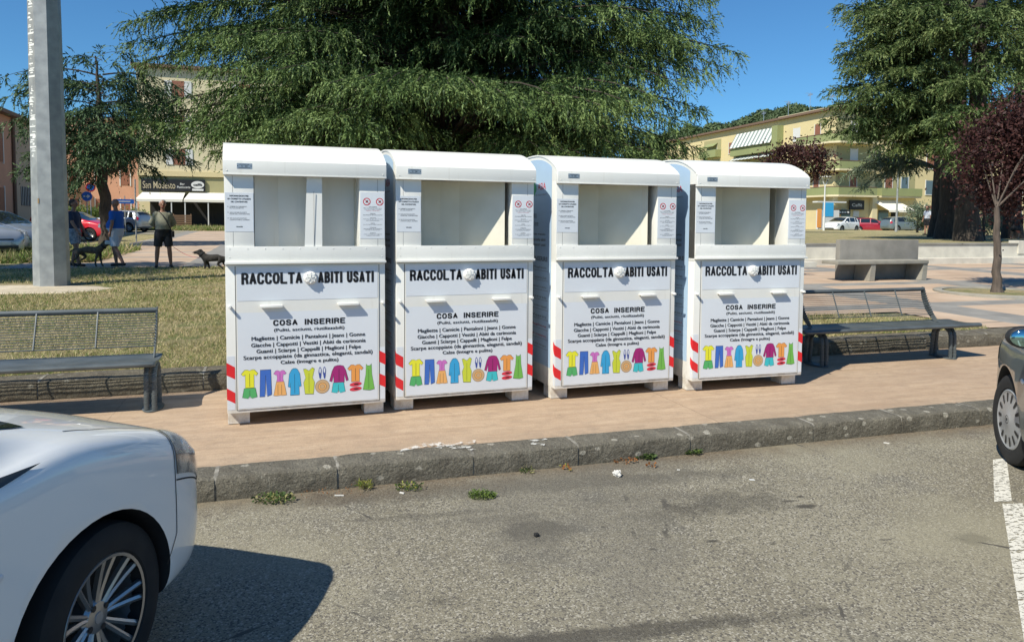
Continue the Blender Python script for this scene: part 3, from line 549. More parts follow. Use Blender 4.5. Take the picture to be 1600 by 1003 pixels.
def bench(label, u0, u1, v, s0, s1):       # u0,u1 hoops; s0,s1 seat ends
    L = u1-u0; o = K(u0, v, 0); t = thing('park_bench', label, 'bench', o, KA, 'dark iron park benches')
    a, b = s0-u0, s1-u0
    mb = MB(); pr = [(-.16, .365), (-.175, .375), (-.178, .39), (-.165, .402), (-.14, .405), (-.05, .395), (.05, .388), (.15, .387), (.25, .392), (.30, .398), (.30, .386), (.25, .380), (.05, .374), (-.10, .380), (-.14, .372)]
    rc = .05
    def shr(x):      # rounded plan ends
        e = min(x-a, b-x); return 1 if e > rc else math.sqrt(max(0, 1-(1-e/rc)**2))*.12+.88
    xs = [a, a+.01, a+.025, a+.05]+[a+(b-a)*i/10 for i in range(1, 10)]+[b-.05, b-.025, b-.01, b]; n_ = len(pr)
    V = [(x, .06+(y-.06)*shr(x), z) for x in xs for y, z in pr]
    mb.add(V, [(i*n_+j, (i+1)*n_+j, (i+1)*n_+(j+1) % n_, i*n_+(j+1) % n_) for i in range(len(xs)-1) for j in range(n_)]+[tuple(range(n_)), tuple((len(xs)-1)*n_+j for j in range(n_))[::-1]])
    mb.build('seat', benchm, t, 40, True)
    mb = MB(); B0 = Vector((0, .24, .47)); B1 = Vector((0, .37, .752))
    mb.tube([B1, B1+Vector((L, 0, 0))], .021, 12); mb.tube([B0, B0+Vector((L, 0, 0))], .006, 6)
    for i in range(1, 14): p = B0.lerp(B1, i/14.); mb.tube([p, p+Vector((L, 0, 0))], .0042, 6)
    for i in (1, 2, 3): q = Vector((L*i/4, 0, 0)); mb.tube([B0+q+Vector((0, -.006, 0)), B1+q+Vector((0, -.012, 0))], .0075, 6)
    br = mb.build('backrest', benchm, t, 50)
    for x in (0, L):       # side plates
        mb = MB(); pl = [(.14, .392), (.20, .392), (.27, .45), (.33, .52), (.385, .64), (.405, .76), (.385, .778), (.355, .772), (.335, .70), (.28, .57), (.215, .48)]
        mb.add([(x-.005, y, z) for y, z in pl]+[(x+.005, y, z) for y, z in pl], [tuple(range(11))[::-1], tuple(range(11, 22))]+[(i, (i+1) % 11, 11+(i+1) % 11, 11+i) for i in range(11)])
        for i in range(12): p = Vector((x, .24, .47)).lerp(Vector((x, .375, .745)), i/11); mb.tube([p+Vector((-.008, -.035, .012)), p+Vector((-.008, .03, -.006))], .0045, 5)
        mb.build('side_plate', benchm, t, 40)
    for x in (0, L):
        for dx in (-.028, .028):
            mb = MB(); P = [(x+dx, -.06, .01), (x+dx, -.055, .20)]+[(x+dx, .065-.12*math.cos(a_), .24+.115*math.sin(a_)) for a_ in [i*math.pi/10 for i in range(0, 11)]]+[(x+dx, .185, .20), (x+dx, .20, .01)]
            twisted(mb, P, .023, 12); mb.build('leg', benchm, t, 30)
        mb = MB(); mb.lathe([(0, .010), (.075, .010), (.080, .006), (.080, 0)], 20, 0, Matrix.Translation((x, .07, .0)) @ Matrix.Diagonal((1, 2.2, 1, 1))); mb.build('base_plate', benchm, t, 40)
    return t
bench('dark iron bench with slatted back on the left, partly hidden behind the white car', -2.70, -.95, 6.45, -2.95, -.90)
bench('dark iron bench with slatted back right of the clothes bins, half in shadow', 5.52, 7.27, 6.52, 5.20, 7.58)

# floodlight mast
t = thing('lamp_mast', 'thick galvanised eight-sided mast rising from the lawn on the left', 'pole', tuple(at(81.5, 446, 13.75).xy)+(.28,))
mb = MB(); va = math.atan2(t.location.y, t.location.x)
def ring(r, z, n=8):
    P = []
    for k in range(8):
        th = R(83.7+45*k); P.append(((math.cos(th)*math.sin(va)-math.sin(th)*math.cos(va))*r, (-math.cos(th)*math.cos(va)-math.sin(th)*math.sin(va))*r, z))
    return P
zs = [0, .02, 3, 6, 9, 13, 18]; V = [p for z in zs for p in ring(.300-.0075*z, z)]
mb.add(V, [(i*8+k, i*8+(k+1) % 8, (i+1)*8+(k+1) % 8, (i+1)*8+k) for i in range(len(zs)-1) for k in range(8)])
mb.build('shaft', galv, t, recalc=True)
rnd = random.Random(3); mb = MB()
for i in range(75):
    z = 2.35+i*.040+rnd.uniform(-.01, .01); rg = ring(.3025-.0075*z, z); rg2 = ring(.3025-.0075*(z+.03), z+.03); a, b = Vector(rg[2]), Vector(rg[1]); a2, b2 = Vector(rg2[2]), Vector(rg2[1])
    c0, c1 = rnd.uniform(.0, .45), rnd.uniform(.5, 1.0); h0 = rnd.uniform(.5, 1.4)
    if rnd.random() < .3: continue
    mb.add([a.lerp(b, c0), a.lerp(b, c1), a.lerp(a2, h0).lerp(b.lerp(b2, h0), c1*rnd.uniform(.5, 1.1)), a.lerp(a2, h0).lerp(b.lerp(b2, h0), c0+.03)], [(0, 1, 2, 3)])
mb.build('peeling_label', mat('peeling white film', (.75, .76, .74), .5), t)
mb = MB(); mb.box(-.012, .012, -.004, .004, 0, .09); o = mb.build('graffiti_spot', mat('rust spot', (.30, .20, .10), .8), t); rg = ring(.289, 1.5); o.location = Vector(rg[1])*.97+Vector(rg[0])*.035; o.rotation_euler = (0, 0, va+R(60))
mb = MB(); rnd = random.Random(8); n_ = 26; rim = []
for k in range(n_): a = 2*math.pi*k/n_; rr = rnd.uniform(.92, 1.08); rim.append(((1.65*rr*math.cos(a)), (.98*rr*math.sin(a))))
mb.add([(x, y, 0) for x, y in rim]+[(x*.93, y*.93, .07) for x, y in rim]+[(x*.5, y*.5, .085) for x, y in rim]+[(0, 0, .09)], [(k, (k+1) % n_, n_+(k+1) % n_, n_+k) for k in range(n_)]+[(n_+k, n_+(k+1) % n_, 2*n_+(k+1) % n_, 2*n_+k) for k in range(n_)]+[(2*n_+k, 2*n_+(k+1) % n_, 3*n_) for k in range(n_)])
o = mb.build('concrete_pad', mat('pale worn concrete', (.58, .50, .38), .95, var=(.44, .38, .28), scale=4, bump=.5, bscale=18), None, 40); o.location = (-8.75, 13.2, .205); struct(o)

# concrete bench
t = thing('stone_bench', 'grey concrete slab bench with a tall back panel out on the tiled square', 'bench', on(1311, 437, .262), KA); t.scale = (.9, 1, 1)
mb = MB(); mb.box(0, 2.5, .0, .14, 0, .90, 0, .012); mb.build('backrest', concretegrey, t, 30)
mb = MB(); mb.box(-.55, 2.25, -.52, -.002, .37, .45, 0, .012); mb.build('seat', concrete, t, 30)
for x0, sl_ in ((.42, .10), (2.05, .10)):
    mb = MB(); mb.add([(x0, -.50, 0), (x0+.16, -.50, 0), (x0+.16, -.02, 0), (x0, -.02, 0), (x0+sl_*.6, -.50, .369), (x0+.16+sl_*.3, -.50, .369), (x0+.16+sl_*.3, -.02, .369), (x0+sl_*.6, -.02, .369)], [(3, 2, 1, 0), (4, 5, 6, 7), (0, 1, 5, 4), (1, 2, 6, 5), (2, 3, 7, 6), (3, 0, 4, 7)]); mb.build('leg', concrete, t)
# retaining wall with its step, terrace behind
plaster = mat('pale travertine', (.66, .62, .53), .8, var=(.52, .49, .42), scale=2.5, bump=.15, bscale=30)
t = thing('retaining_wall', 'long low pale stone wall with a step, holding up the grass terrace', 'wall', K(6, 18.4, .29), KA)
mb = MB(); mb.box(0, 17.6, 0, .3, 0, .60, 0, .01); mb.build('wall', plaster, t)
mb = MB(); mb.box(17.6, 45, 0.004, .3, 0, .72, 0, .01); mb.box(17.3, 17.62, -.03, .33, .3, .735, 0, .01); mb.build('raised_wall', plaster, t)
mb = MB(); mb.box(0, 17.3, -.03, .34, .602, .65, 0, .008); mb.build('coping', concretegrey, t)
mb = MB(); mb.box(0, 45, -.42, -.002, 0, .20, 0, .01); mb.box(6.5, 8.6, -.9, -.43, 0, .16, 0, .01); mb.build('step', plaster, t)
fter = lambda v: .90+.12*min(1, max(0, (v-18.7)/45))
sheet('terrace', 6, 60, 18.7, 66, .0, lawnm, 2, [18.7, 24, 30, 40, 50, 66], fter)
def gz(P):
    u, v = uvof(P); return fter(v) if (u > 6 and 18.7 < v < 66) else hz(v)

# ------------------------------------------------------------------ cars
def hermite(xs, ys, x):
    i = max(0, min(len(xs)-2, int(np.searchsorted(xs, x))-1)); h = xs[i+1]-xs[i]; t = (x-xs[i])/h
    def sl(k):
        if k == 0: return (ys[1]-ys[0])/(xs[1]-xs[0])
        if k == len(xs)-1: return (ys[-1]-ys[-2])/(xs[-1]-xs[-2])
        a = (ys[k]-ys[k-1])/(xs[k]-xs[k-1]); b = (ys[k+1]-ys[k])/(xs[k+1]-xs[k])
        return 0 if a*b <= 0 else 2*a*b/(a+b)
    m0, m1 = sl(i)*h, sl(i+1)*h
    return (2*t**3-3*t*t+1)*ys[i]+(t**3-2*t*t+t)*m0+(-2*t**3+3*t*t)*ys[i+1]+(t**3-t*t)*m1
HATCH = [(-3.18, .45, .42, .62, .40, .66, .3, .70), (-3.14, .70, .33, .80, .60, .92, .5, .96), (-3.05, .81, .28, .90, .76, 1.16, .60, 1.22), (-2.85, .86, .24, .94, .80, 1.33, .62, 1.39), (-2.3, .875, .20, .95, .815, 1.41, .63, 1.47), (-1.6, .875, .20, .945, .815, 1.425, .64, 1.485), (-1.15, .875, .20, .935, .815, 1.37, .65, 1.43),
         (-.75, .875, .20, .92, .815, 1.20, .69, 1.255), (-.40, .875, .20, .91, .812, 1.05, .73, 1.10), (-.12, .875, .20, .935, .825, .985, .72, 1.025), (.12, .872, .20, .905, .818, .945, .62, .972), (.38, .865, .21, .848, .795, .880, .55, .905), (.58, .835, .23, .785, .745, .812, .49, .832), (.70, .765, .245, .69, .645, .715, .42, .735), (.775, .64, .27, .59, .54, .61, .35, .625), (.815, .42, .32, .50, .36, .515, .2, .525)]
XS = [r[0] for r in HATCH]
NS = [1.0]
def S(s, q, side=1, off=0.0, zk=1.0):
    c = [hermite(XS, [r[k] for r in HATCH], s) for k in range(1, 8)]; wb, zu, zs_, ws, zr, wr, zt = c
    fl = .018*math.exp(-(s/.33)**2)+.018*math.exp(-((s+2.45)/.33)**2)
    P = [(0, zu), (.75*wb, zu), (.955*wb, zu+.035), (wb*.99+fl, zu+.13), (wb+fl, .55*zu+.45*zs_), (wb*.992+fl*.5, zs_-.085), (wb-(wb-ws)*.45, zs_-.018), (ws-.005, zs_+.006), (wr, zr), (.6*wr, zr+.72*(zt-zr)), (0, zt)]
    Q = [0, 1, 2, 3, 4, 5, 5.7, 6, 7, 8, 9]
    y = hermite(Q, [p[0] for p in P], q); z = hermite(Q, [p[1] for p in P], q)
    if off:
        e = .01; a = S(s+e if s < .8 else s-e, q, 1)-S(s, q, 1); a = a if s < .8 else -a; q2 = q-.03; b = S(s, q, 1)-S(s, q2, 1); n_ = a.cross(b)
        if n_.length > 1e-9:
            n_.normalize()
            if n_.y*1+n_.z*.6 < 0: n_ = -n_
            return Vector(((s if s < 0 else s*NS[0])+n_.x*off, side*(y+n_.y*off), (z+n_.z*off)*zk))
    return Vector((s if s < 0 else s*NS[0], side*y, z*zk))
def patch(mb, s0, s1, q0, q1, side, off=.004, nu=14, nv=8, mi=0, s0b=None, s1b=None, zk=1):
    s0b = s0 if s0b is None else s0b; s1b = s1 if s1b is None else s1b
    def fn(a, b): lo = s0+(s0b-s0)*b; hi = s1+(s1b-s1)*b; return S(lo+(hi-lo)*a, q0+(q1-q0)*b, side, off, zk)
    mb.grid(fn, nu, nv, mi)
def wheel(parent, loc, side, steer=0, kind='alloy', r=.31):
    wt = bpy.data.objects.new('wheel', None)
    mb = MB(); RX = Matrix.Rotation(R(-90*side), 4, 'X')   # axis to the outside
    mb.lathe([(.205, .085), (.215, .098), (.25, .103), (.285, .098), (r-.006, .085), (r, .06), (r, -.06), (r-.006, -.085), (.28, -.098), (.21, -.095), (.205, -.06), (.205, .06)], 48, 0, RX, True)
    ty = mb.build('wheel', rubber, parent, 35); ty.location = loc; ty.rotation_euler = (0, 0, steer)
    mb = MB()
    if kind == 'alloy':
        mb.lathe([(.196, .092), (.206, .094), (.210, .088), (.205, .04), (.19, .0), (.19, -.07), (.05, -.07)], 40, 0, RX); mb.lathe([(0, .06), (.026, .062), (.05, .058), (.062, .045), (.062, .0)], 24, 0, RX)
        for k in range(9):
            for dd in (-.105, .105):
                a = 2*math.pi*k/9+dd; M = RX @ Matrix.Rotation(a, 4, 'Z'); V = []
                for rr, wd, zz in ((.045, .008, .056), (.09, .0085, .062), (.15, .009, .074), (.201, .010, .088)):
                    tw = dd*.25*(rr-.045)/.15; V += [(rr, -wd+tw*rr, zz-.02), (rr, -wd+tw*rr, zz-.003), (rr, tw*rr, zz+.002), (rr, wd+tw*rr, zz-.003), (rr, wd+tw*rr, zz-.02)]
                mb.add(V, [(i*5+j, i*5+j+1, (i+1)*5+j+1, (i+1)*5+j) for i in range(3) for j in range(4)], 0, M)
        for k in range(4): a = k*math.pi/2+.5; mb.lathe([(0, .062), (.011, .062)], 12, 1, RX @ Matrix.Translation((.046*math.cos(a), .046*math.sin(a), .0005)))
        mb.lathe([(0, .064), (.019, .064), (.020, .060)], 16, 2, RX); mb.lathe([(0, -.04), (.19, -.04)], 24, 1, RX)
    else:
        mb.lathe([(0, .108), (.03, .108), (.04, .104), (.10, .100), (.16, .094), (.185, .092), (.197, .098), (.206, .092), (.206, .06)], 48, 0, RX)
        for k in range(14):
            a = 2*math.pi*k/14; M = RX @ Matrix.Rotation(a, 4, 'Z'); mb.add([(.125, -.010, .0995), (.178, -.013, .0965), (.184, 0, .0962), (.178, .013, .0965), (.125, .010, .0995), (.118, 0, .1)], [(0, 1, 2, 3, 4, 5)], 1, M)
        mb.lathe([(.024, .1085), (.029, .1085)], 20, 1, RX); mb.lathe([(0, .1088), (.012, .1088)], 12, 1, RX)
    mb.build('rim', [alloy if kind == 'alloy' else hubm, darkplastic, plate], ty, 35)
def car(label, loc, heading, paintm, group=None, steer=0, kind='alloy', zk=1.0, fine=True, cut=2.45, nose=1.0, wx=0.0):
    t = thing('parked_car', label, 'car', loc, R(heading), group); NS[0] = nose
    mb = MB(); n_s, n_q = (70, 44) if fine else (40, 28)
    ss = [XS[0]+(XS[-1]-XS[0])*(.5-.5*math.cos(math.pi*i/n_s))*1.0 for i in range(n_s+1)]; qs = [9*i/n_q for i in range(n_q+1)]
    ringn = 2*n_q; V = []
    for s_ in ss:
        row = [S(s_, q, 1, 0, zk) for q in qs]+[S(s_, q, -1, 0, zk) for q in qs[-2:0:-1]]; V += row
    F_ = [(i*ringn+j, (i+1)*ringn+j, (i+1)*ringn+(j+1) % ringn, i*ringn+(j+1) % ringn) for i in range(n_s) for j in range(ringn)]
    mb.add(V, F_); mb.add([V[j] for j in range(ringn)], [tuple(range(ringn))]); mb.add([V[n_s*ringn+j] for j in range(ringn)], [tuple(range(ringn))[::-1]])
    body = mb.build('body', [paintm, darkplastic], t, None, True)
    cb = MB()
    for x in (0, -cut):
        for sd in (-1, 1): cb.lathe([(0, .42), (.362, .42), (.362, -.40), (0, -.40)], 48, 1, Matrix.Translation((x, sd*.95, .315)) @ Matrix.Rotation(R(90), 4, 'X'))
    co = cb.build('cutter', [paintm, darkplastic], None, None, True)
    co.parent = t
    bo = body.modifiers.new('b', 'BOOLEAN'); bo.object = co; bo.operation = 'DIFFERENCE'; bo.solver = 'EXACT'
    bw = body.modifiers.new('bev', 'BEVEL') if fine else None
    if bw: bw.width = .004; bw.segments = 2; bw.limit_method = 'ANGLE'; bw.angle_limit = R(50)
    dg = bpy.context.evaluated_depsgraph_get(); dg.update(); me = bpy.data.meshes.new_from_object(body.evaluated_get(dg)); body.modifiers.clear(); old = body.data; bpy.data.objects.remove(co)
    body.data = me; me.polygons.foreach_set('use_smooth', [True]*len(me.polygons)); me.set_sharp_from_angle(angle=R(42)); bpy.data.meshes.remove(old)
    for x in (0, -cut):
        for sd in (-1, 1): wheel(t, (x+(wx if x == 0 else 0), sd*.765, .31), sd, steer if x == 0 else 0, kind)
    g = MB(); patch(g, -1.10, -.11, 7.10, 9, 1, zk=zk); patch(g, -1.10, -.11, 7.10, 9, -1, zk=zk); g.build('windscreen', glassdark, t, 60)
    g = MB(); patch(g, -3.07, -2.86, 7.2, 9, 1, zk=zk, nu=5); patch(g, -3.07, -2.86, 7.2, 9, -1, zk=zk, nu=5); g.build('rear_window', glassdark, t, 60)
    for sd in (1, -1):
        for a, b, a2, b2 in ((-1.38, -.42, -1.38, -.88), (-2.30, -1.46, -2.30, -1.46), (-2.75, -2.38, -2.62, -2.38)):
            g = MB(); patch(g, a, b, 6.10, 6.86, sd, zk=zk, s0b=a2, s1b=b2); g.build('side_window', glassdark, t, 60)
        if fine: g = MB(); patch(g, -.62, -.50, 5.45, 5.72, sd, off=.003, zk=zk, s1b=-.20); patch(g, -.62, -.20, 5.72, 5.98, sd, off=.003, zk=zk, s1b=-.50); g.build('quarter_window', glassdark, t, 60)
        g = MB(); patch(g, .43, .775, 4.62, 6.12, sd, off=.008, zk=zk, s0b=.43, s1b=.64, nu=16, nv=10, mi=0); hl = g.build('headlight', lampglass, t, 60)
        g = MB()
        patch(g, .435, .77, 4.68, 6.06, sd, off=.003, zk=zk, s0b=.435, s1b=.635, nu=16, nv=10, mi=1)
        for (s_, q, rr) in ((.63, 5.35, .040), (.53, 5.55, .036)):
            c = S(s_, q, sd, -.020, zk); g.ball(c, rr*.75, 0, 18)
            tg = (S(s_+.02, q, sd, 0, zk)-S(s_-.02, q, sd, 0, zk)).normalized(); g.tube([c-tg*rr*1.4, c-tg*rr*1.2], rr*.3, 8, 0)
        g.build('reflector', [chrome, lamphouse], hl, 60)
        g = MB(); patch(g, -3.10, -2.93, 5.0, 6.4, sd, off=.004, zk=zk, nu=5); g.build('tail_light', tailm, t, 60)
        if fine:
            g = MB()
            def rib(pts, w_=.0022):
                for (s0, q0), (s1, q1) in zip(pts, pts[1:]):
                    ds, dq = s1-s0, q1-q0; n_ = 8
                    A = []
                    for i in range(n_+1):
                        s_, q = s0+ds*i/n_, q0+dq*i/n_; p = S(s_, q, sd, .0012, zk); p2 = S(s_+ds*.02+1e-4, q+dq*.02, sd, .0012, zk); tt = (p2-p).normalized(); nn = (S(s_, q, sd, .01, zk)-S(s_, q, sd, .001, zk)).normalized(); bb = tt.cross(nn)*w_; A += [p-bb, p+bb]
                    g.add(A, [(2*i, 2*i+1, 2*i+3, 2*i+2) for i in range(n_)])
            rib([(.49, 6.2), (.3, 6.2), (.1, 6.32), (-.02, 6.5)]); rib([(.425, 6.2), (.425, 5.0), (.42, 3.8), (.36, 3.2)]); rib([(.43, 4.6), (.62, 4.6), (.775, 4.6)], .003)
            rib([(-.62, 6.0), (-.62, 4.5), (-.62, 2.4)]); rib([(-1.42, 6.0), (-1.42, 4.5), (-1.42, 2.4)]); rib([(-.62, 2.4), (-1.42, 2.4)])
            g.build('panel_gap', gapm, body)
            g = MB(); c = S(-.40, 4.4, sd, .001, zk); g.ball(c, (.040, .006, .016), 0, 12); g.build('side_repeater', stick, t, 60)
        g = MB(); c = S(-.66, 6.05, sd, 0, zk)+Vector((0, sd*.13, .035)); g.ball(c, (.055, .105, .070), 0, 16); g.tube([c-Vector((0, sd*.07, .03)), S(-.50, 5.9, sd, 0, zk)], .02, 8); mi_ = g.build('mirror', paintm if kind == 'alloy' else darkplastic, t, 60)
        g = MB(); g.ball(c+Vector((-.040, 0, 0)), (.022, .088, .055), 0, 18); g.build('mirror_glass', mirrorm, mi_, 60)
        g = MB(); c = S(-1.28, 5.2, sd, .012, zk); g.box(c.x-.08, c.x+.08, c.y-.01, c.y+.012, c.z-.01, c.z+.012, 0, .005); g.build('door_handle', paintm, t, 40)
    g = MB(); g.box(.74*nose, .83*nose, -.50, .50, .30*zk, .40*zk, 0, .02); g.box(.70*nose, .80*nose, -.38, .38, .545*zk, .60*zk, 0, .015); g.build('grille', darkplastic, t, 40)
    g = MB(); g.box(.828*nose, .838*nose, -.26, .26, .42*zk, .52*zk, 0, .003); g.build('number_plate', stick, t, 40)
    return t
lampglass = mat('lamp glass', (.85, .88, .88), .03, .0, coat=1, spec=.9); lampglass.node_tree.nodes['Principled BSDF'].inputs['Alpha'].default_value = .18; lamphouse = mat('lamp housing', (.10, .11, .11), .18, .7, var=(.42, .44, .43), scale=11, contrast=(.48, .54)); chrome = mat('chrome', (.6, .6, .6), .28, 1); tailm = mat('tail lamp', (.35, .01, .02), .15, coat=1); mirrorm = mat('mirror surface', (.35, .55, .55), .05, 1)
RD = -.14
car('white hatchback at the bottom left, front wheel and headlight beside the kerb', (-1.40+.765*-.978-.03-.07*.208, 2.47+.765*.208-.07*.978, RD), 78, p_white, steer=R(5), nose=.94, wx=.035)
car('dark grey car cut off by the right edge, mirror and front wheel showing', (3.43+.865*.927, 5.09-.865*.375, RD), 68, p_grey, kind='cap', steer=R(8), nose=.85)
q = at(46, 398, 23); car('silver car behind the mast, nose pointing to the right', (q.x-.85, q.y+1.2, gz(q)), -8, p_silver, 'silver cars parked on the left', fine=False)
q = at(20, 404, 21.5); car('lighter silver car at the left edge, in front of the other silver one', (q.x-1.0, q.y+.2, gz(q)), -22, paint('light silver paint', (.48, .50, .52), .4), 'silver cars parked on the left', fine=False)
q = at(150, 376, 37); car('bright red hatchback parked across the street behind the dog walkers', (q.x+.2, q.y, gz(q)), -2, p_red, fine=False, kind='alloy')
q = at(165, 362, 52); car('pale car behind the red hatchback, beside the small cedar trunk', (q.x, q.y, gz(q)), 170, p_silver, fine=False)
q = at(1297, 361, 72); car('white hatchback in front of the corner shop', (q.x, q.y-.8, gz(q)-.2), 215, p_white, 'cars parked before the yellow building', fine=False)
q = at(1318, 361, 77); car('black hatchback half hidden behind the white one at the shop', (q.x, q.y, gz(q)-.15), 205, p_black, 'cars parked before the yellow building', fine=False)
q = at(1384, 361, 75); car('dark red hatchback parked under the white awning', (q.x, q.y, gz(q)-.25), -25, p_dkred, 'cars parked before the yellow building', fine=False)
q = at(1428, 361, 72); car('grey car parked right of the tall lamp, by the olive shrub', (q.x, q.y, gz(q)-.15), 10, p_grey, 'cars parked before the yellow building', fine=False)

# ------------------------------------------------------------------ people and dogs
skinm = mat('skin', (.42, .22, .15), .5); skind = mat('tanned skin', (.28, .14, .09), .5)
def skin(name, chains, m, parent=None, sub=2, smooth=True):
    bm = bmesh.new(); lay = bm.verts.layers.skin.verify(); idx = {}
    def V(p):
        k = tuple(round(c, 4) for c in p[:3])
        if k not in idx:
            v = bm.verts.new(p[:3]); r = p[3]; v[lay].radius = (r, r) if len(p) < 5 else (r, p[4]); idx[k] = v
            if len(idx) == 1: v[lay].use_root = True
        return idx[k]
    for ch in chains:
        vs = [V(p) for p in ch]
        for a, b in zip(vs, vs[1:]):
            if bm.edges.get((a, b)) is None: bm.edges.new((a, b))
    me = bpy.data.meshes.new(name); bm.to_mesh(me); bm.free(); o = bpy.data.objects.new(name, me); COL.objects.link(o)
    md = o.modifiers.new('s', 'SKIN'); md.use_smooth_shade = True; md.branch_smoothing = .6
    if sub: sm = o.modifiers.new('u', 'SUBSURF'); sm.levels = sub; sm.render_levels = sub
    dg = bpy.context.evaluated_depsgraph_get(); dg.update(); m2 = bpy.data.meshes.new_from_object(o.evaluated_get(dg)); o.modifiers.clear(); o.data = m2; bpy.data.meshes.remove(me)
    m2.materials.clear(); m2.materials.append(m); m2.polygons.foreach_set('use_smooth', [True]*len(m2.polygons)); o.parent = parent; return o
def remesh(name, mb, m, parent, vox=.011, sm=4, recalc=True):
    o = mb.build(name, m, None); md = o.modifiers.new('r', 'REMESH'); md.mode = 'VOXEL'; md.voxel_size = vox; md.use_smooth_shade = True
    if sm: s_ = o.modifiers.new('s', 'SMOOTH'); s_.factor = .5; s_.iterations = sm
    dg = bpy.context.evaluated_depsgraph_get(); dg.update(); me = bpy.data.meshes.new_from_object(o.evaluated_get(dg)); old = o.data; o.modifiers.clear(); o.data = me; bpy.data.meshes.remove(old)
    me.materials.clear(); me.materials.append(m); me.polygons.foreach_set('use_smooth', [True]*len(me.polygons)); o.parent = parent; return o
def limb(mb, pts, n=12):       # pts (x,y,z,r): tapered tube with round joints
    mb.tube([p[:3] for p in pts], [p[3] for p in pts], n)
    for p in pts: mb.ball(p[:3], p[3]*1.0, 0, n)
def rings(mb, pts, n=18):      # pts (x,z,rx,ry) elliptical trunk
    V = [(x+rx*math.cos(2*math.pi*k/n), ry*math.sin(2*math.pi*k/n), z) for x, z, rx, ry in pts for k in range(n)]; m_ = len(pts)
    mb.add(V, [(i*n+k, i*n+(k+1) % n, (i+1)*n+(k+1) % n, (i+1)*n+k) for i in range(m_-1) for k in range(n)]+[tuple(range(n))[::-1], tuple((m_-1)*n+k for k in range(n))])
def person(label, loc, heading, Ht, shirt, shorts, legs=None, arms=None, skinmat=skinm, hair=None, shoes=None, sleeve=.6, belly=0, sit=False, shortlen=.75, vox=.011):
    k = Ht/1.75; t = thing('person', label, 'person', loc, R(heading))
    legs = legs or {1: ((.02, .10, .49), (.0, .11, .09)), -1: ((.02, -.10, .49), (.0, -.11, .09))}
    arms = arms or {1: ((-.03, .25, 1.13), (.04, .27, .89)), -1: ((-.03, -.25, 1.13), (.04, -.27, .89))}
    dz = (.52-.93) if sit else 0; be = belly*.35
    X = lambda p, r: (p[0]*k, p[1]*k, p[2]*k, r*k)
    Z = lambda rows, e=0: [(x*k, (z+dz)*k, (rx+e)*k, (ry+e)*k) for x, z, rx, ry in rows]
    TR = [(-.01, .84, .10, .13), (-.01, .90, .125, .165), (be*.3, 1.0, .115+be, .155+be*.4), (be*.5, 1.10, .115+be, .15+be*.4), (.0, 1.22, .118+be*.4, .165), (-.01, 1.32, .112, .175), (-.015, 1.40, .088, .165), (-.01, 1.44, .065, .11), (-.0, 1.47, .055, .062)]
    mb = MB(); rings(mb, Z(TR)); limb(mb, [X((-.005, 0, 1.44+dz), .056), X((.012, 0, 1.54+dz), .052)])
    mb.ball((.008*k, 0, (1.655+dz)*k), (.098*k, .078*k, .105*k), 0, 18); mb.ball((.035*k, 0, (1.585+dz)*k), (.062*k, .056*k, .06*k), 0, 14); mb.ball((.108*k, 0, (1.625+dz)*k), (.022*k, .014*k, .026*k), 0, 10); mb.ball((.092*k, 0, (1.66+dz)*k), (.014*k, .05*k, .012*k), 0, 8)
    for s_ in (1, -1): mb.ball((0, s_*.080*k, (1.635+dz)*k), (.020*k, .012*k, .030*k), 0, 8)
    sh_mb = MB(); rings(sh_mb, Z([r for r in TR if r[1] >= .90][:-1], .016)); st_mb = MB(); rings(st_mb, Z([(-.01, .80, .115, .15), (-.01, .90, .14, .18), (be*.3, 1.0, .125+be, .165+be*.4)], .012))
    for s_ in (1, -1):
        hip = (-.005, s_*.092, .88+dz); kn, an = legs[s_]; e, h_ = arms[s_]; e = (e[0], e[1], e[2]+dz); h_ = (h_[0], h_[1], h_[2]+dz)
        mid = tuple(hip[i]*.5+kn[i]*.5 for i in range(3)); calf = tuple(kn[i]*.68+an[i]*.32 for i in range(3))
        limb(mb, [X(hip, .095), X(mid, .082), X(kn, .056)]); limb(mb, [X(kn, .056), X((calf[0]-.012, calf[1], calf[2]), .058), X(an, .037)]); toe = (an[0]+.15, an[1]+s_*.02, max(.03, an[2]-.055)); limb(mb, [X((an[0]-.035, an[1], an[2]-.05), .036), X(toe, .030)])
        sh = (-.01, s_*.170, 1.385+dz); limb(mb, [X(sh, .060), X(tuple(sh[i]*.5+e[i]*.5 for i in range(3)), .050), X(e, .042), X(tuple(e[i]*.6+h_[i]*.4 for i in range(3)), .040), X(h_, .027)])
        d = (Vector(h_)-Vector(e)).normalized(); sd = d.cross(Vector((0, 1, 0))).normalized() if abs(d.y) < .9 else Vector((1, 0, 0)); pm = Vector(h_)+d*.05; limb(mb, [X(h_, .026), X(tuple(pm), .033)])
        for f, fl in enumerate((.072, .082, .078, .062)): off = sd*(.024-.016*f); limb(mb, [X(tuple(pm+off), .012), X(tuple(pm+off*1.1+d*.045+Vector((0, -s_*.006, 0))), .011), X(tuple(pm+off*1.1+d*fl+Vector((0, -s_*.020, 0))), .009)], 8)
        limb(mb, [X(tuple(pm+sd*.02-d*.03), .014), X(tuple(pm+sd*.052), .012), X(tuple(pm+sd*.058+d*.03), .010)], 8)
        sm_ = tuple(sh[i]*(1-sleeve)+e[i]*sleeve for i in range(3)); limb(sh_mb, [X((sh[0], sh[1]*.92, sh[2]), .078), X(sm_, .068)])
        if sleeve > .9: f2 = tuple(e[i]*.75+h_[i]*.25 for i in range(3)); limb(sh_mb, [X(e, .060), X(f2, .056)])
        kk = tuple(hip[i]*(1-shortlen)+kn[i]*shortlen for i in range(3)); st_mb.tube([X(hip, 0)[:3], X(kk, 0)[:3]], [.122*k, .100*k], 14); st_mb.ball(X(hip, 0)[:3], .122*k, 0, 12)
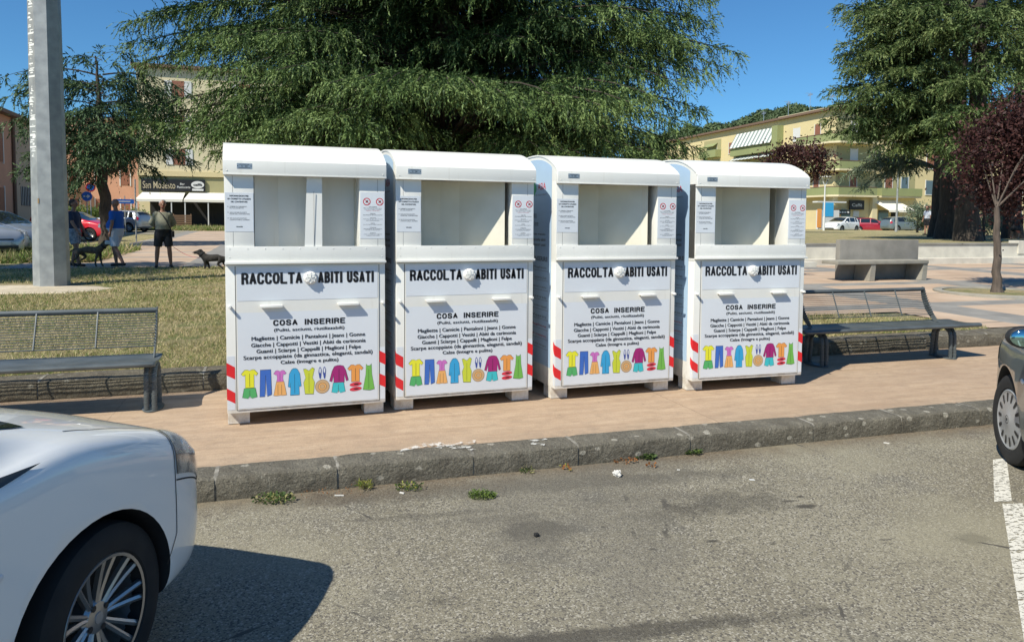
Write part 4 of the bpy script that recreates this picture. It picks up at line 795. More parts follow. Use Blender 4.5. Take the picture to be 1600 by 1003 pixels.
    body = remesh('body', mb, skinmat, t, vox, 3); remesh('shirt', sh_mb, shirt, t, vox*1.1, 4); remesh('shorts', st_mb, shorts, t, vox*1.1, 3)
    if hair is not None:
        mb = MB(); mb.ball((-.012*k, 0, (1.685+dz)*k), (.098*k, .084*k, .085*k), 0, 16); mb.ball((-.035*k, 0, (1.635+dz)*k), (.072*k, .082*k, .080*k), 0, 14); mb.build('hair', hair, t, 60)
    for s_ in (1, -1): mb = MB(); mb.ball((.098*k, s_*.030*k, (1.645+dz)*k), (.008*k, .011*k, .007*k), 0, 8); mb.build('eye', ink, body, 60)
    mb = MB(); mb.ball((.092*k, 0, (1.575+dz)*k), (.008*k, .024*k, .005*k), 0, 8); mb.build('mouth', redink, body, 60)
    if shoes:
        for s_ in (1, -1):
            an = legs[s_][1]; mb = MB(); limb(mb, [X((an[0]-.04, an[1], an[2]-.045), .044), X((an[0]+.06, an[1]+s_*.01, max(.035, an[2]-.05)), .042), X((an[0]+.16, an[1]+s_*.02, max(.032, an[2]-.058)), .036)]); remesh('shoe', mb, shoes, t, .014, 2)
    return t
blue_c = mat('blue cotton', (.015, .11, .42), .8); whitec = mat('pale cotton', (.55, .58, .66), .8); olive_c = mat('khaki linen', (.26, .255, .19), .85, var=(.20, .195, .14), scale=30); black_c = mat('black cloth', (.015, .015, .018), .8); navyc = mat('navy cloth', (.02, .03, .06), .8); greyhair = mat('grey hair', (.35, .34, .33), .8); darkhair = mat('dark hair', (.03, .02, .015), .7); lightc = mat('light checked cloth', (.40, .42, .45), .8, var=(.15, .17, .2), scale=20)
g0 = gz(at(255, 420, 18.8))
P = at(256, 420, 18.6); P.z = g0
pc = person('man in khaki shirt and black shorts with a crossbody bag, hands behind his back', P, -62, 1.68, olive_c, black_c, skinmat=skind, hair=greyhair, shoes=black_c, belly=.1, sleeve=.95, shortlen=.85,
       legs={1: ((.03, .14, .49), (.0, .17, .09)), -1: ((.02, -.14, .49), (.0, -.17, .09))}, arms={1: ((-.10, .27, 1.15), (-.19, .08, .98)), -1: ((-.10, -.27, 1.15), (-.19, -.08, .98))})
mb = MB(); mb.tube([(.02, -.10, 1.42), (.13, -.02, 1.32), (.185, .06, 1.18), (.18, .14, 1.02), (.10, .20, .90)], .012, 6); mb.box(.04, .14, .17, .25, .76, .92, 0, .02); tag(mb.build('shoulder_bag', black_c, None, 40), 'small black crossbody bag on the hip of the man in khaki', 'bag').matrix_world = Matrix.Translation(P) @ Matrix.Rotation(R(-62), 4, 'Z')
P2 = at(183, 418, 18.9); P2.z = g0
person('bald man in bright blue T-shirt and white shorts walking to the left', P2, 168, 1.70, blue_c, whitec, skinmat=skind, shoes=black_c, belly=.25, shortlen=.9,
       legs={-1: ((.16, -.09, .50), (.10, -.10, .09)), 1: ((-.02, .09, .49), (-.26, .10, .12))}, arms={1: ((-.10, .26, 1.14), (-.05, .28, .90)), -1: ((.06, -.26, 1.14), (.20, -.26, .95))})
P3 = at(117, 417, 18.9); P3.z = g0
person('person in dark top and pale patterned shorts, mostly hidden by the mast, holding a leash', P3, 0, 1.68, navyc, lightc, skinmat=skind, hair=darkhair, shoes=black_c,
       legs={-1: ((.10, -.09, .50), (.16, -.10, .09)), 1: ((-.0, .09, .49), (-.12, .10, .10))}, arms={1: ((.03, .25, 1.12), (.14, .26, .88)), -1: ((.10, -.22, 1.14), (.24, -.22, .92))})
brindle = mat('brindle fur', (.055, .038, .025), .8, var=(.13, .085, .05), scale=18); whitefur = mat('white fur', (.60, .58, .55), .85); blackfur = mat('black shaggy fur', (.018, .016, .015), .85, var=(.04, .035, .03), scale=20, bump=.8, bscale=60)
def dog(label, loc, heading, k, fur, headfur, shaggy=False, group=None):
    t = thing('dog', label, 'dog', loc, R(heading)); b = 1.25 if shaggy else 1
    X = lambda x, y, z, r: (x*k, y*k, z*k, r*k*b)
    ch = X(.24, 0, .46, .125); pel = X(-.26, 0, .47, .095)
    C = [[X(0, 0, .46, .105), ch, X(.36, 0, .56, .075), X(.44, 0, .66, .075), X(.52, 0, .655, .06), X(.60, 0, .63, .038), X(.635, 0, .625, .028)], [X(0, 0, .46, .105), X(-.14, 0, .475, .085), pel, X(-.36, 0, .50, .028), X(-.47, 0, .42, .018), X(-.58, 0, .40, .012)]]
    for s_ in (1, -1):
        C.append([ch, X(.25, s_*.085, .36, .052), X(.22+.03*s_, s_*.09, .20, .027), X(.24+.05*s_, s_*.09, .05, .022), X(.28+.05*s_, s_*.09, .022, .024)])
        C.append([pel, X(-.24+.04*s_, s_*.08, .36, .068), X(-.19+.08*s_, s_*.085, .27, .036), X(-.34+.06*s_, s_*.085, .16, .022), X(-.31+.06*s_, s_*.085, .04, .020), X(-.27+.06*s_, s_*.085, .02, .023)])
        C.append([X(.44, 0, .66, .075), X(.41, s_*.06, .72, .022), X(.40, s_*.085, .68, .012)])
    skin('body', C, fur, t)
    if headfur is not None: skin('head_patch', [[X(.41, 0, .64, .080), X(.46, 0, .665, .079), X(.53, 0, .655, .063), X(.605, 0, .63, .041), X(.64, 0, .625, .030)]], headfur, t)
    mb = MB(); mb.ball((.66*k, 0, .632*k), .014*k, 0, 8); mb.build('nose', ink, t)
    mb = MB(); mb.lathe([(.086*k*b, -.02), (.092*k*b, 0), (.086*k*b, .02)], 18, 0, Matrix.Translation((.37*k, 0, .575*k)) @ Matrix.Rotation(R(48), 4, 'Y')); mb.build('collar', black_c, t)
    return t
D1 = at(140, 419, 18.7); D1.z = g0; dog('brindle dog with white head on a leash, between the two walkers', D1, 8, .92, brindle, whitefur)
D2 = at(335, 420, 18.4); D2.z = g0-.1; dog('shaggy black dog by the left corner of the first clothes bin', D2, 186, .78, blackfur, None, True)
def leash(label, a, b, m): mb = MB(); a, b = Vector(a), Vector(b); mb.tube([a.lerp(b, i/8)-Vector((0, 0, .06*math.sin(math.pi*i/8))) for i in range(9)], .006, 5); tag(mb.build('leash', m, None), label, 'leash')
leash('dark leash running down to the brindle dog', at(124, 371, 18.8), at(164, 402, 18.7), black_c)
leash('thin red leash running to the shaggy black dog', at(271, 386, 18.5), at(312, 403, 18.4), redink)
person('small figure in white and black standing left of the right-hand cedar trunks', Vector((*at(1448, 361, 44).xy, gz(at(1448, 361, 44)))), 200, 1.7, whitec, black_c, hair=darkhair, shoes=black_c)
person('dark figure sitting with back turned under the trees at the right edge', Vector((*at(1587, 368, 33).xy, gz(at(1587, 368, 33)))), 60, 1.7, black_c, black_c, hair=darkhair, sit=True, legs={1: ((.42, .12, .50), (.45, .12, .09)), -1: ((.42, -.12, .50), (.45, -.12, .09))}, arms={1: ((.05, .25, 1.13), (.28, .2, 1.0)), -1: ((.05, -.25, 1.13), (.28, -.2, 1.0))})
person('dark figure sitting at the bar terrace, left of the white posts', Vector((*at(226, 356, 58).xy, gz(at(226, 356, 58)))), -60, 1.75, black_c, black_c, hair=darkhair, sit=True, legs={1: ((.42, .12, .50), (.45, .12, .09)), -1: ((.42, -.12, .50), (.45, -.12, .09))})
#==PART3==
# ------------------------------------------------------------------ trees
class Fol:
    def __init__(s, seed, g=1.0): s.r = np.random.default_rng(seed); s.B = []; s.D = []; s.L = []; s.T = []; s.g = g; s.wood = MB()
    def bough(s, A, Tp, width, arch_=.12, droop=.10, s0=.30, dens=1.0, tip=.55, hang=.55):
        r = s.r; g = s.g; A = np.array(A, float); T_ = np.array(Tp, float); ax = T_-A; L = np.linalg.norm(ax); up = np.array([0, 0, 1.])
        def P(t): t = np.asarray(t)[..., None]; return A+ax*t+up*(arch_*L*4*t*(1-t)*1.0-droop*L*t**4+droop*L*t)   # end stays on the tip
        h = ax.copy(); h[2] = 0; h /= max(1e-6, np.linalg.norm(h)); side = np.array([-h[1], h[0], 0])
        tt = np.linspace(0, 1, 9); s.wood.tube([tuple(p) for p in P(tt)], [max(.006, .0095*L*(1-.9*t)*g**.3) for t in tt], 5)
        n = int(L*(1-s0)/(.105*g)*dens); ts = np.sort(r.uniform(s0, 1.0, n))
        for t in ts:
            p = P(t); tan = P(min(1, t+.02))-P(t-.02); tan /= np.linalg.norm(tan); sd = 1 if r.random() < .5 else -1
            ln = width*min(1, .35+(1-t)*1.9)*r.uniform(.55, 1.15)*(.5+.5*min(1, (t-s0+.08)/.2)); an = r.uniform(.45, 1.15); d = tan*math.cos(an)+side*sd*math.sin(an)+up*r.uniform(-.12, .28)
            m = max(2, int(ln/(.062*g))); u = (np.arange(m)+r.uniform(0, 1, m))/m; q = p+d*ln*u[:, None]-up*(.42*ln*u**2)[:, None]+r.normal(0, .02*g, (m, 3))
            s.B.append(q); dd = d*.55+r.normal(0, .38, (m, 3)); dd[:, 2] -= hang*(.4+u); dd /= np.linalg.norm(dd, axis=1)[:, None]; s.D.append(dd)
            s.L.append(r.uniform(.10, .30, m)*g*(1+.5*(r.random(m) < .25))); s.T.append((r.random(m) < tip*np.clip((u*.65+t*.65-.55)*2.6, .04, 1)).astype(int))
        m = int(5/g)+3; s.B.append(np.repeat(P([1.0]), m, 0)+r.normal(0, .03, (m, 3))); dd = np.tile(ax/L, (m, 1))+r.normal(0, .35, (m, 3)); dd[:, 2] -= .4; dd /= np.linalg.norm(dd, axis=1)[:, None]; s.D.append(dd); s.L.append(r.uniform(.15, .3, m)*g); s.T.append(np.ones(m, int))
    def build(s, name, mats, parent, M=5, w=.024, ln=.075):
        r = s.r; g = s.g; B = np.concatenate(s.B); D = np.concatenate(s.D); L = np.concatenate(s.L); T = np.concatenate(s.T); n = len(B)
        k = (np.arange(M)+.3)/M; pos = B[:, None]+D[:, None]*(L[:, None]*k)[..., None]; pos[..., 2] -= (L[:, None]*k**2)*.35
        d = D[:, None]+r.normal(0, .38, (n, M, 3)); d[..., 2] -= .25*k; d /= np.linalg.norm(d, axis=2)[..., None]
        q = np.cross(d, r.normal(0, 1, (n, M, 3))); q /= np.maximum(1e-6, np.linalg.norm(q, axis=2))[..., None]
        sz = g*r.uniform(.7, 1.3, (n, M, 1)); a = pos+q*w*sz*.5; b = pos-q*w*sz*.5; c = pos+d*ln*sz
        V = np.stack([a, b, c], 2).reshape(-1, 3); F_ = np.arange(len(V)).reshape(-1, 3); mi = np.repeat(T, M)
        return fast(name, V, F_, mats, mi, parent)
def shift(o, P):      # express world-space mesh in the local space of an empty at P
    me = o.data; n = len(me.vertices); a = np.empty(n*3, np.float32); me.vertices.foreach_get('co', a); a = a.reshape(-1, 3)-np.array(P, np.float32); me.vertices.foreach_set('co', a.ravel()); me.update()
def trunk_mb(mb, base, top, r0, r1, seed, lean=0, flare=1.5, n=14, mi=0):
    rn = random.Random(seed); P = []; Rr = []
    for i in range(13):
        t = i/12; p = Vector(base).lerp(Vector(top), t)+Vector((rn.uniform(-1, 1), rn.uniform(-1, 1), 0))*r0*.18*(t > 0); P.append(p); Rr.append((r0+(r1-r0)*t)*(1+(flare-1)*math.exp(-t*22)))
    mb.tube(P, Rr, n, mi); return P
def finish_tree(t, Fo, mats, tm, extra=None, woodname='limbs', **kw):
    cr = Fo.build('crown', mats, t, **kw); shift(cr, t.location); lw = Fo.wood.build('limbs', tm, t, 60); shift(lw, t.location)

# great cedar behind the bins
base = at(690, 400, 17.2); base.z = .30
t = thing('cedar_tree', 'huge drooping cedar directly behind the row of clothes bins', 'tree', base)
Fo = Fol(11, 1.0); mb = MB(); TP = trunk_mb(mb, base, base+Vector((.2, .1, 15.5)), .48, .05, 1)
tr = mb.build('trunk', bark, t, 60); shift(tr, base)
tips = [(207, 70, 15.5, 1.1), (205, 35, 16, 1.1), (216, 100, 16, .8), (245, 20, 15.6, 1.1), (222, 172, 15.2, .8), (218, 192, 15.4, .8), (262, 195, 14.6, .9), (300, 202, 14, .9), (235, 212, 15.5, .7), (340, 236, 14.5, .7), (345, 200, 14, .9), (290, 220, 14.6, .7),
        (398, 205, 13.4, 1.0), (430, 190, 13.0, 1.1), (470, 175, 12.7, 1.1), (520, 180, 12.4, 1.1), (565, 200, 12.5, 1.0), (600, 222, 12.8, .8), (450, 232, 13, 1.0), (400, 240, 13.3, .9), (520, 235, 12.8, .8), (375, 222, 13.6, .9),
        (385, 100, 13.5, 1.0), (330, 105, 14.2, 1.0), (345, 130, 14.5, 1.1), (380, 150, 14.2, 1.1), (325, 165, 15, .9), (365, 180, 14, 1.0), (310, 60, 15, 1.1), (255, 70, 15.6, 1.0), (290, 85, 15, 1.0), (430, 110, 13, 1.0), (350, 60, 14, 1.0), (420, 55, 13.5, .9),
        (515, 130, 12.5, .9), (560, 125, 12.2, 1.0), (605, 128, 12, 1.0), (650, 130, 11.9, 1.0), (700, 132, 11.9, 1.0), (745, 138, 12, 1.0), (790, 150, 12.1, 1.0), (825, 172, 12.4, .8), (865, 150, 12.8, .8), (905, 178, 12.7, .9), (940, 165, 12.6, 1.0), (985, 160, 12.7, 1.0), (1010, 145, 13.2, 1.0), (1060, 128, 14.0, 1.0), (1100, 112, 14.5, .9), (1150, 82, 15.2, .8), (1130, 105, 15.2, .8), (1108, 35, 15.5, 1.1), (1105, -5, 15.5, 1.2), (1060, 55, 14.5, 1.1), (1020, 20, 14.0, 1.1), (1085, 75, 15, .9),
        (805, 240, 13.2, .9), (845, 232, 13.1, 1.0), (890, 240, 13.3, .9), (930, 250, 13.3, .8), (975, 232, 13.3, 1.0), (1020, 240, 13.8, .9), (1060, 248, 14.6, .8), (1088, 232, 15, .8), (1065, 190, 14.4, 1.0), (1093, 170, 15, .9), (1010, 205, 13.8, .9), (960, 205, 13.4, .8)]
rn = random.Random(7)
def tpoint(z): return base+Vector((.2*z/15.5, .1*z/15.5, z))
for px, py, D, w_ in tips:
    T_ = at(px, py, D); L = (T_-base).xy.length; z0 = max(1.0, T_.z-base.z+L*rn.uniform(-.08, .03)); Fo.bough(tpoint(z0), T_, w_*1.1, .11, .0, .45, 1.6, .62)
for i in range(150):      # the upper canopy, which shades the inside
    z = 5.6+9.3*((i+rn.random())/150)**1.3; a = rn.uniform(0, 2*math.pi); Rz = 6.0 if z < 7.5 else 6.0*(16-z)/8.5; L = Rz*rn.uniform(.6, 1.0)*(.85 if math.sin(a) < 0 and z < 7 else 1)
    Fo.bough(tpoint(z), base+Vector((math.cos(a)*L, math.sin(a)*L, z+L*rn.uniform(-.08, .10))), rn.uniform(1.2, 1.7), .10, .0, .12, .9, .5)
for i in range(190):      # short boughs close to the trunk
    z = 1.5+8.0*(i+rn.random())/190; a = rn.uniform(0, 2*math.pi); L = rn.uniform(1.6, 4.4)
    if math.sin(a) < .1 and z < 4.4: L *= .45
    Fo.bough(tpoint(z), base+Vector((math.cos(a)*L, math.sin(a)*L, z+L*rn.uniform(-.12, .08))), rn.uniform(1.1, 1.6), .10, .0, .08, .9, .2)
for i in range(95):       # lower boughs on the far side and near the trunk
    z = 1.2+4.8*(i+rn.random())/95; a = rn.uniform(-.25, math.pi+.25); L = 6.0*rn.uniform(.55, 1.0); T_ = base+Vector((math.cos(a)*L, math.sin(a)*L, z+L*rn.uniform(-.14, .04))); px = 800+F*T_.x/T_.y; py = 345-F*(T_.z-1.5)/T_.y
    if px < 350 and py > 60: continue
    Fo.bough(tpoint(z), T_, rn.uniform(1.1, 1.7), .10, .0, .10, .8, .15)
finish_tree(t, Fo, [cedar_dark, cedar_tip], bark, M=8, w=.024, ln=.065)

# small cedar left
b2 = at(168, 352, 32); b2.z = gz(b2)
t = thing('cedar_tree', 'smaller dark cedar left of the great one, behind the mast and the dog walkers', 'tree', b2)
Fo = Fol(12, 1.7); mb = MB(); P0 = at(160, 268, 31.8); trunk_mb(mb, b2, P0, .27, .2, 2); trunk_mb(mb, P0, at(150, 88, 32), .2, .03, 3, flare=1); trunk_mb(mb, P0-Vector((0, 0, .1)), at(192, 262, 31.6), .12, .08, 5, flare=1)
tr = mb.build('trunk', bark, t, 60); shift(tr, b2)
for px, py, D in [(0, 122, 31), (30, 135, 31), (55, 132, 31), (12, 152, 31.5), (45, 165, 31), (5, 192, 31), (40, 205, 30.5), (70, 215, 31), (30, 265, 30.5), (60, 275, 30.5), (45, 240, 30), (100, 92, 32), (125, 95, 31), (155, 86, 32), (180, 100, 32), (203, 84, 32.5), (120, 130, 30.5), (165, 130, 31), (203, 124, 31.5), (207, 148, 31.5), (180, 165, 30.5), (150, 170, 30), (110, 175, 30), (215, 165, 32), (212, 198, 31.5), (180, 205, 30), (212, 218, 31), (155, 218, 29.6), (125, 225, 29.8), (135, 248, 29.5), (105, 262, 30), (125, 285, 30), (150, 255, 29.5), (175, 240, 29.8), (200, 232, 31), (188, 246, 30.5), (105, 300, 30.5), (100, 215, 29.8), (85, 185, 30), (150, 195, 29.6)]:
    T_ = at(px, py, D); h_ = max(P0.z-.2, T_.z-.3+.15*abs(T_.x-P0.x)); Fo.bough((P0.x+(P0.x-b2.x)*.1, 32, min(h_, 8.8)), T_, rn.uniform(.85, 1.15), .10, 0, .26, 1.3, .4)
for i in range(22):
    z = rn.uniform(3.8, 7.8); a = rn.uniform(.2, math.pi-.2); L = rn.uniform(1.8, 3.6); Fo.bough((P0.x, 32, z), (P0.x+math.cos(a)*L, 32+math.sin(a)*L, z-.3), 1.3, .1, 0, .15, 1.3, .3)
finish_tree(t, Fo, [cedar2_dark, cedar2_tip], bark, M=6, w=.034, ln=.085)

# right-hand cedars
def cedar_right(label, bx, by, bD, r0, topz, tl, rnd_n, seed, g=1.5, lo=7.2, side=1, mats=(cedar3_dark, cedar3_tip), org=None):
    b = at(bx, by, bD); b.z = gz(b)-.05; t = thing('cedar_tree', label, 'tree', b, group=None); Fo = Fol(seed, g); mb = MB()
    trunk_mb(mb, b, (b.x+.3, b.y+.1, b.z+topz), r0, .08, seed, flare=1.35); trr = random.Random(seed)
    for k in range(3): z = trr.uniform(3.5, 6); a = trr.uniform(0, 6.28); trunk_mb(mb, (b.x, b.y, b.z+z), (b.x+2.2*math.cos(a), b.y+2.2*math.sin(a), b.z+z+3.2), r0*.45, .06, seed+k, flare=1)
    trk = mb.build('trunk', bark, t, 60); shift(trk, b)
    for px, py, D, w_ in tl:
        T_ = at(px, py, D); L = (T_-b).xy.length; z0 = T_.z-L*trr.uniform(-.05, .22); Fo.bough((b.x+.1, b.y, max(b.z+3.4, z0)), T_, w_*1.0, .08, 0, .3, 1.5, .5, hang=.35)
    for k in range(rnd_n):
        z = lo+(topz-lo)*(k+trr.random())/rnd_n; a = trr.uniform(0, 2*math.pi); L = (5.2 if z < topz*.6 else 5.2*(topz*1.05-z)/(topz*.45))*trr.uniform(.6, 1); Fo.bough((b.x, b.y, b.z+z), (b.x+L*math.cos(a), b.y+L*math.sin(a), b.z+z+L*trr.uniform(-.2, .12)), 1.3, .08, 0, .25, 1.1, .4, hang=.35)
    finish_tree(t, Fo, list(mats), bark, M=6, w=.034, ln=.085)
cedar_right('big cedar on the right, leftmost thick trunk with boughs reaching over the yellow building', 1484, 374, 33, .50, 17,
            [(1318, 8, 30, 1.4), (1338, 35, 30, 1.4), (1322, 68, 30, 1.3), (1312, 88, 30.5, 1.2), (1328, 112, 30, 1.3), (1300, 140, 30.5, 1.2), (1312, 160, 30, 1.2), (1292, 188, 31, 1.0), (1345, 185, 29.5, 1.2), (1325, 200, 30.5, 1.0), (1370, 205, 29.5, 1.1), (1410, 200, 29, 1.2), (1440, 190, 29, 1.2), (1385, 150, 28.5, 1.4), (1350, 135, 28.5, 1.3), (1400, 110, 28, 1.5), (1360, 80, 28.5, 1.5), (1420, 60, 28, 1.5), (1370, 25, 29, 1.5), (1430, 10, 28.5, 1.5), (1460, 95, 28, 1.5), (1450, 140, 28, 1.4), (1480, 40, 28, 1.4), (1400, -30, 29, 1.5), (1350, -20, 30, 1.5), (1355, 50, 29, 1.3), (1340, 160, 29.5, 1.2), (1425, 165, 28.5, 1.3), (1335, 215, 30, .9), (1375, 228, 29.5, 1.0), (1405, 232, 29.2, 1.0), (1440, 228, 29, 1.0), (1300, 205, 31, .8), (1330, 20, 29, 1.2), (1325, 100, 29.5, 1.2)], 50, 21)
cedar_right('second thick cedar trunk on the right, nearer, with green boughs hanging before it', 1512, 381, 29, .40, 16,
            [(1492, 262, 26.5, .7), (1512, 250, 26, .8), (1498, 225, 26, .9), (1530, 225, 26, 1.0), (1470, 180, 26.5, 1.3), (1520, 170, 26, 1.4), (1560, 180, 26, 1.4), (1500, 120, 26, 1.5), (1550, 110, 26, 1.5), (1600, 150, 27, 1.5), (1590, 80, 26, 1.5), (1540, 50, 26, 1.5), (1500, 20, 26.5, 1.5), (1600, 20, 27, 1.5), (1640, 100, 27, 1.5), (1630, 180, 27, 1.4), (1480, 215, 27, 1.0), (1560, 10, 26, 1.4)], 40, 22, lo=6.8)
cedar_right('slimmer cedar trunk furthest left of the right-hand group, with a grey low bough', 1460, 372, 37, .26, 13,
            [(1322, 274, 34, .9), (1345, 260, 34, .8), (1350, 290, 34, .8), (1385, 270, 34, .8), (1360, 245, 34.5, .8)], 10, 23, lo=6.5, mats=(olive_a, olive_b))
cedar_right('dark cedar trunk at the far right, behind the purple-leaved tree', 1582, 373, 35, .36, 16,
            [(1560, 200, 32, 1.2), (1620, 210, 32, 1.3), (1650, 150, 32, 1.4), (1590, 240, 33, 1.0)], 34, 24, lo=6.6)
# cedar out of frame on the left whose shade lies over the lawn and the walkers
b = Vector((-16.2, 11.7, .2)); t = thing('cedar_tree', 'cedar beyond the left edge whose shade falls over the lawn and the dog walkers', 'tree', b); Fo = Fol(31, 2.4); mb = MB(); trunk_mb(mb, b, b+Vector((0, 0, 13)), .3, .05, 9); trk = mb.build('trunk', bark, t, 60); shift(trk, b)
for i in range(80):
    z = 5.0+7.5*(i+rn.random())/80; a = rn.uniform(0, 6.283); L = 3.9*rn.uniform(.6, 1)*(1 if z < 9.5 else (14-z)/4.5); Fo.bough((b.x, b.y, z), (b.x+L*math.cos(a), b.y+L*math.sin(a), z-.3), 1.5, .08, 0, .15, 1.0, .3)
finish_tree(t, Fo, [cedar_dark, cedar_tip], bark, M=5, w=.04, ln=.09)

def leafy(name, label, cat, base, top, r0, cen, rad, n, size, mats, tm, seed, clumps=36, flare=1.2, group=None, spread=.26):
    t = thing(name, label, cat, base, group=group); mb = MB(); r = np.random.default_rng(seed); rr = random.Random(seed)
    if r0: trunk_mb(mb, base, top, r0, r0*.55, seed, flare=flare, n=10)
    C = []
    while len(C) < clumps:
        p = r.uniform(-1, 1, 3); q = np.linalg.norm(p)
        if q < 1 and q > .25: C.append(np.array(cen)+p*np.array(rad)*.86)
    C = np.array(C)
    for c in C[:22 if r0 > .12 or not r0 else 9]: m_ = Vector(top).lerp(Vector(c), .5)+Vector((0, 0, .1)); mb.tube([top, m_, c], [max(.010, r0*.22), .010, .004], 5) if r0 else mb.tube([Vector(base), (Vector(base)+Vector(c))/2, c], [.02, .015, .006], 5)
    trk = mb.build('trunk', tm, t, 60); shift(trk, t.location)
    k = r.integers(0, clumps, n); P = C[k]+r.normal(0, 1, (n, 3))*np.array(rad)*spread*r.uniform(.4, 1.2, (n, 1)); d = r.normal(0, 1, (n, 3)); d[:, 2] -= .3; d /= np.linalg.norm(d, axis=1)[:, None]; q = np.cross(d, r.normal(0, 1, (n, 3))); q /= np.linalg.norm(q, axis=1)[:, None]; s_ = size*r.uniform(.6, 1.3, (n, 1))
    V = np.stack([P-d*s_*.5, P+q*s_*.3, P+d*s_*.6, P-q*s_*.3], 1).reshape(-1, 3); o = fast('crown', V, np.arange(len(V)).reshape(-1, 4), list(mats), (r.random(n) < .35).astype(int), t); shift(o, t.location)
pb = on(1558, 459, .205); pt = at(1557, 325, pb.y+.05)
leafy('plum_tree', 'young purple-leaved plum at the right edge, growing from a round bed in the paving', 'tree', pb, pt, .085, at(1592, 248, 15), (1.15, 1.1, 1.18), 21000, .072, (plum_a, plum_b), barkplum, 3, 60, 1.5, spread=.22)
pb2 = at(1243, 362, 50); pb2.z = gz(pb2); leafy('plum_tree', 'purple-leaved tree showing above the rightmost bin, before the yellow building', 'tree', pb2, at(1243, 285, 50), .14, at(1243, 258, 50), (2.5, 2.2, 1.4), 4200, .20, (plum_a, plum_b), bark, 4, 40)
pb3 = at(1537, 366, 30); pb3.z = gz(pb3); leafy('plum_tree', 'small dark purple tree between the two right-hand cedar trunks', 'tree', pb3, at(1537, 335, 30), .07, at(1538, 302, 30), (.72, .7, .62), 2500, .11, (plum_a, plum_b), bark, 5, 24)
for lb, (px, py, D, rx, rz, sd) in {'grey-green olive shrub right of the tall lamp': (1434, 340, 55, 1.1, 1.0, 6), 'grey-green olive shrub between the far right cedar trunks': (1530, 335, 42, 1.7, 1.1, 7), 'round grey-green shrub just left of the rightmost dark trunk': (1560, 338, 44, 1.2, 1.0, 8)}.items():
    c = at(px, py, D); b_ = Vector((c.x, c.y, gz(c))); leafy('olive_shrub', lb, 'shrub', b_, c, .08, c, (rx, rx, rz), 3000, .13, (olive_a, olive_b), bark, sd, 26, group='olive shrubs under the cedars')
for lb, (px, py, D, rx, rz, sd) in {'green bush behind the red hatchback, under the blue arrow sign': (122, 333, 60, 2.2, .8, 14), 'green bush right of the small cedar trunk, behind the man in blue': (205, 345, 55, 1.2, .9, 15)}.items():
    c = at(px, py, D); b_ = Vector((c.x, c.y, gz(c))); leafy('bush', lb, 'shrub', b_, c, 0, c, (rx, rx*.7, rz), 3000, .16, (grass_a, weed_a), bark, sd, 30)

mb = MB(); mb.lathe([(.92, -.02), (.92, .035), (.98, .045), (1.06, .045), (1.08, .035), (1.08, -.02)], 40); o = mb.build('bed_ring', concrete, None, 40); o.location = (pb.x, pb.y, .215); tag(o, 'round stone edging of the bed around the young plum', 'edging')
mb = MB(); mb.lathe([(0, .02), (.93, .012)], 32); o = struct(mb.build('bed_soil', lawnm, None)); o.location = (pb.x, pb.y, .215)
# ------------------------------------------------------------------ hill with its wood
mb = MB(); HC = Vector((118, 360, 0))
def hh(x, y): return 47*math.exp(-((x+8)/95)**2-(y/110)**2)+4*math.sin(x*.05+1)*math.exp(-(x/120)**2)+3*math.sin(x*.11)
mb.grid(lambda a, b: (HC.x+(a-.5)*520, HC.y+(b-.5)*420, max(-2, hh((a-.5)*520, (b-.5)*420))), 40, 30)
struct(mb.build('hill', mat('hill scrub', (.05, .075, .03), .95, var=(.09, .10, .05), scale=.05), None, 80))
r = np.random.default_rng(9); n = 1500; X = r.uniform(-170, 150, n); Y = r.uniform(-130, 20, n); P = []; FV = []
for x, y in zip(X, Y):
    z = hh(x, y)
    if z < 8: continue
    R_ = r.uniform(2.2, 4.4); m_ = 130; d = r.normal(0, 1, (m_, 3)); d /= np.linalg.norm(d, axis=1)[:, None]; d[:, 2] = abs(d[:, 2])*1.15; c = np.array([HC.x+x, HC.y+y, z+1])+d*R_*r.uniform(.75, 1.05, (m_, 1)); a = r.normal(0, 1, (m_, 3)); a /= np.linalg.norm(a, axis=1)[:, None]; b_ = np.cross(d, a); sz = R_*.17
    P.append(np.stack([c-a*sz, c+b_*sz, c+a*sz, c-b_*sz], 1).reshape(-1, 3))
V = np.concatenate(P); tag(fast('wood', V, np.arange(len(V)).reshape(-1, 4), [foliage('distant wood', (.050, .085, .036), (.12, .16, .075), .2, .12)]), 'dark green wood covering the distant hill', 'wood', kind='stuff')

# ------------------------------------------------------------------ buildings
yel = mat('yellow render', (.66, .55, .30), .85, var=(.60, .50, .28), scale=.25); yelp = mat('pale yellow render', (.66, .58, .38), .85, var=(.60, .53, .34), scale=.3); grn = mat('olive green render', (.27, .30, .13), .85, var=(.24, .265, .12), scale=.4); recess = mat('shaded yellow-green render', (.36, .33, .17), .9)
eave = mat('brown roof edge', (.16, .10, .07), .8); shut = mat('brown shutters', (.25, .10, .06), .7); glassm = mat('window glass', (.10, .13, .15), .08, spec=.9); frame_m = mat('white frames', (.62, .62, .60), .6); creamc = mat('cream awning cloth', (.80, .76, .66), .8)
pinkm = mat('pink orange render', (.56, .30, .20), .85, var=(.50, .27, .18), scale=.4); darkroom = mat('dark interior', (.02, .02, .02), .9)
m = bpy.data.materials.new('striped awning cloth'); m.use_nodes = True; n = NT(m); se = n.sep(n.tc.outputs['Object']); fr = n.math('FRACT', n.math('MULTIPLY', se[1], 1.25)); n.lk(n.mix(n.math('LESS_THAN', fr, .5), (.70, .70, .66), (.22, .27, .26)), n.b.inputs['Base Color']); n.b.inputs['Roughness'].default_value = .9; stripe = m
def part(name, m, parent, *bx, b=0):
    mb = MB()
    for q in bx: mb.box(*q, b=b)
    return mb.build(name, m, parent)
B = thing('apartment_building', 'long yellow apartment block with green wrap-round balconies and shops at its corner', 'building', K(59, 68.35, .9), KA)
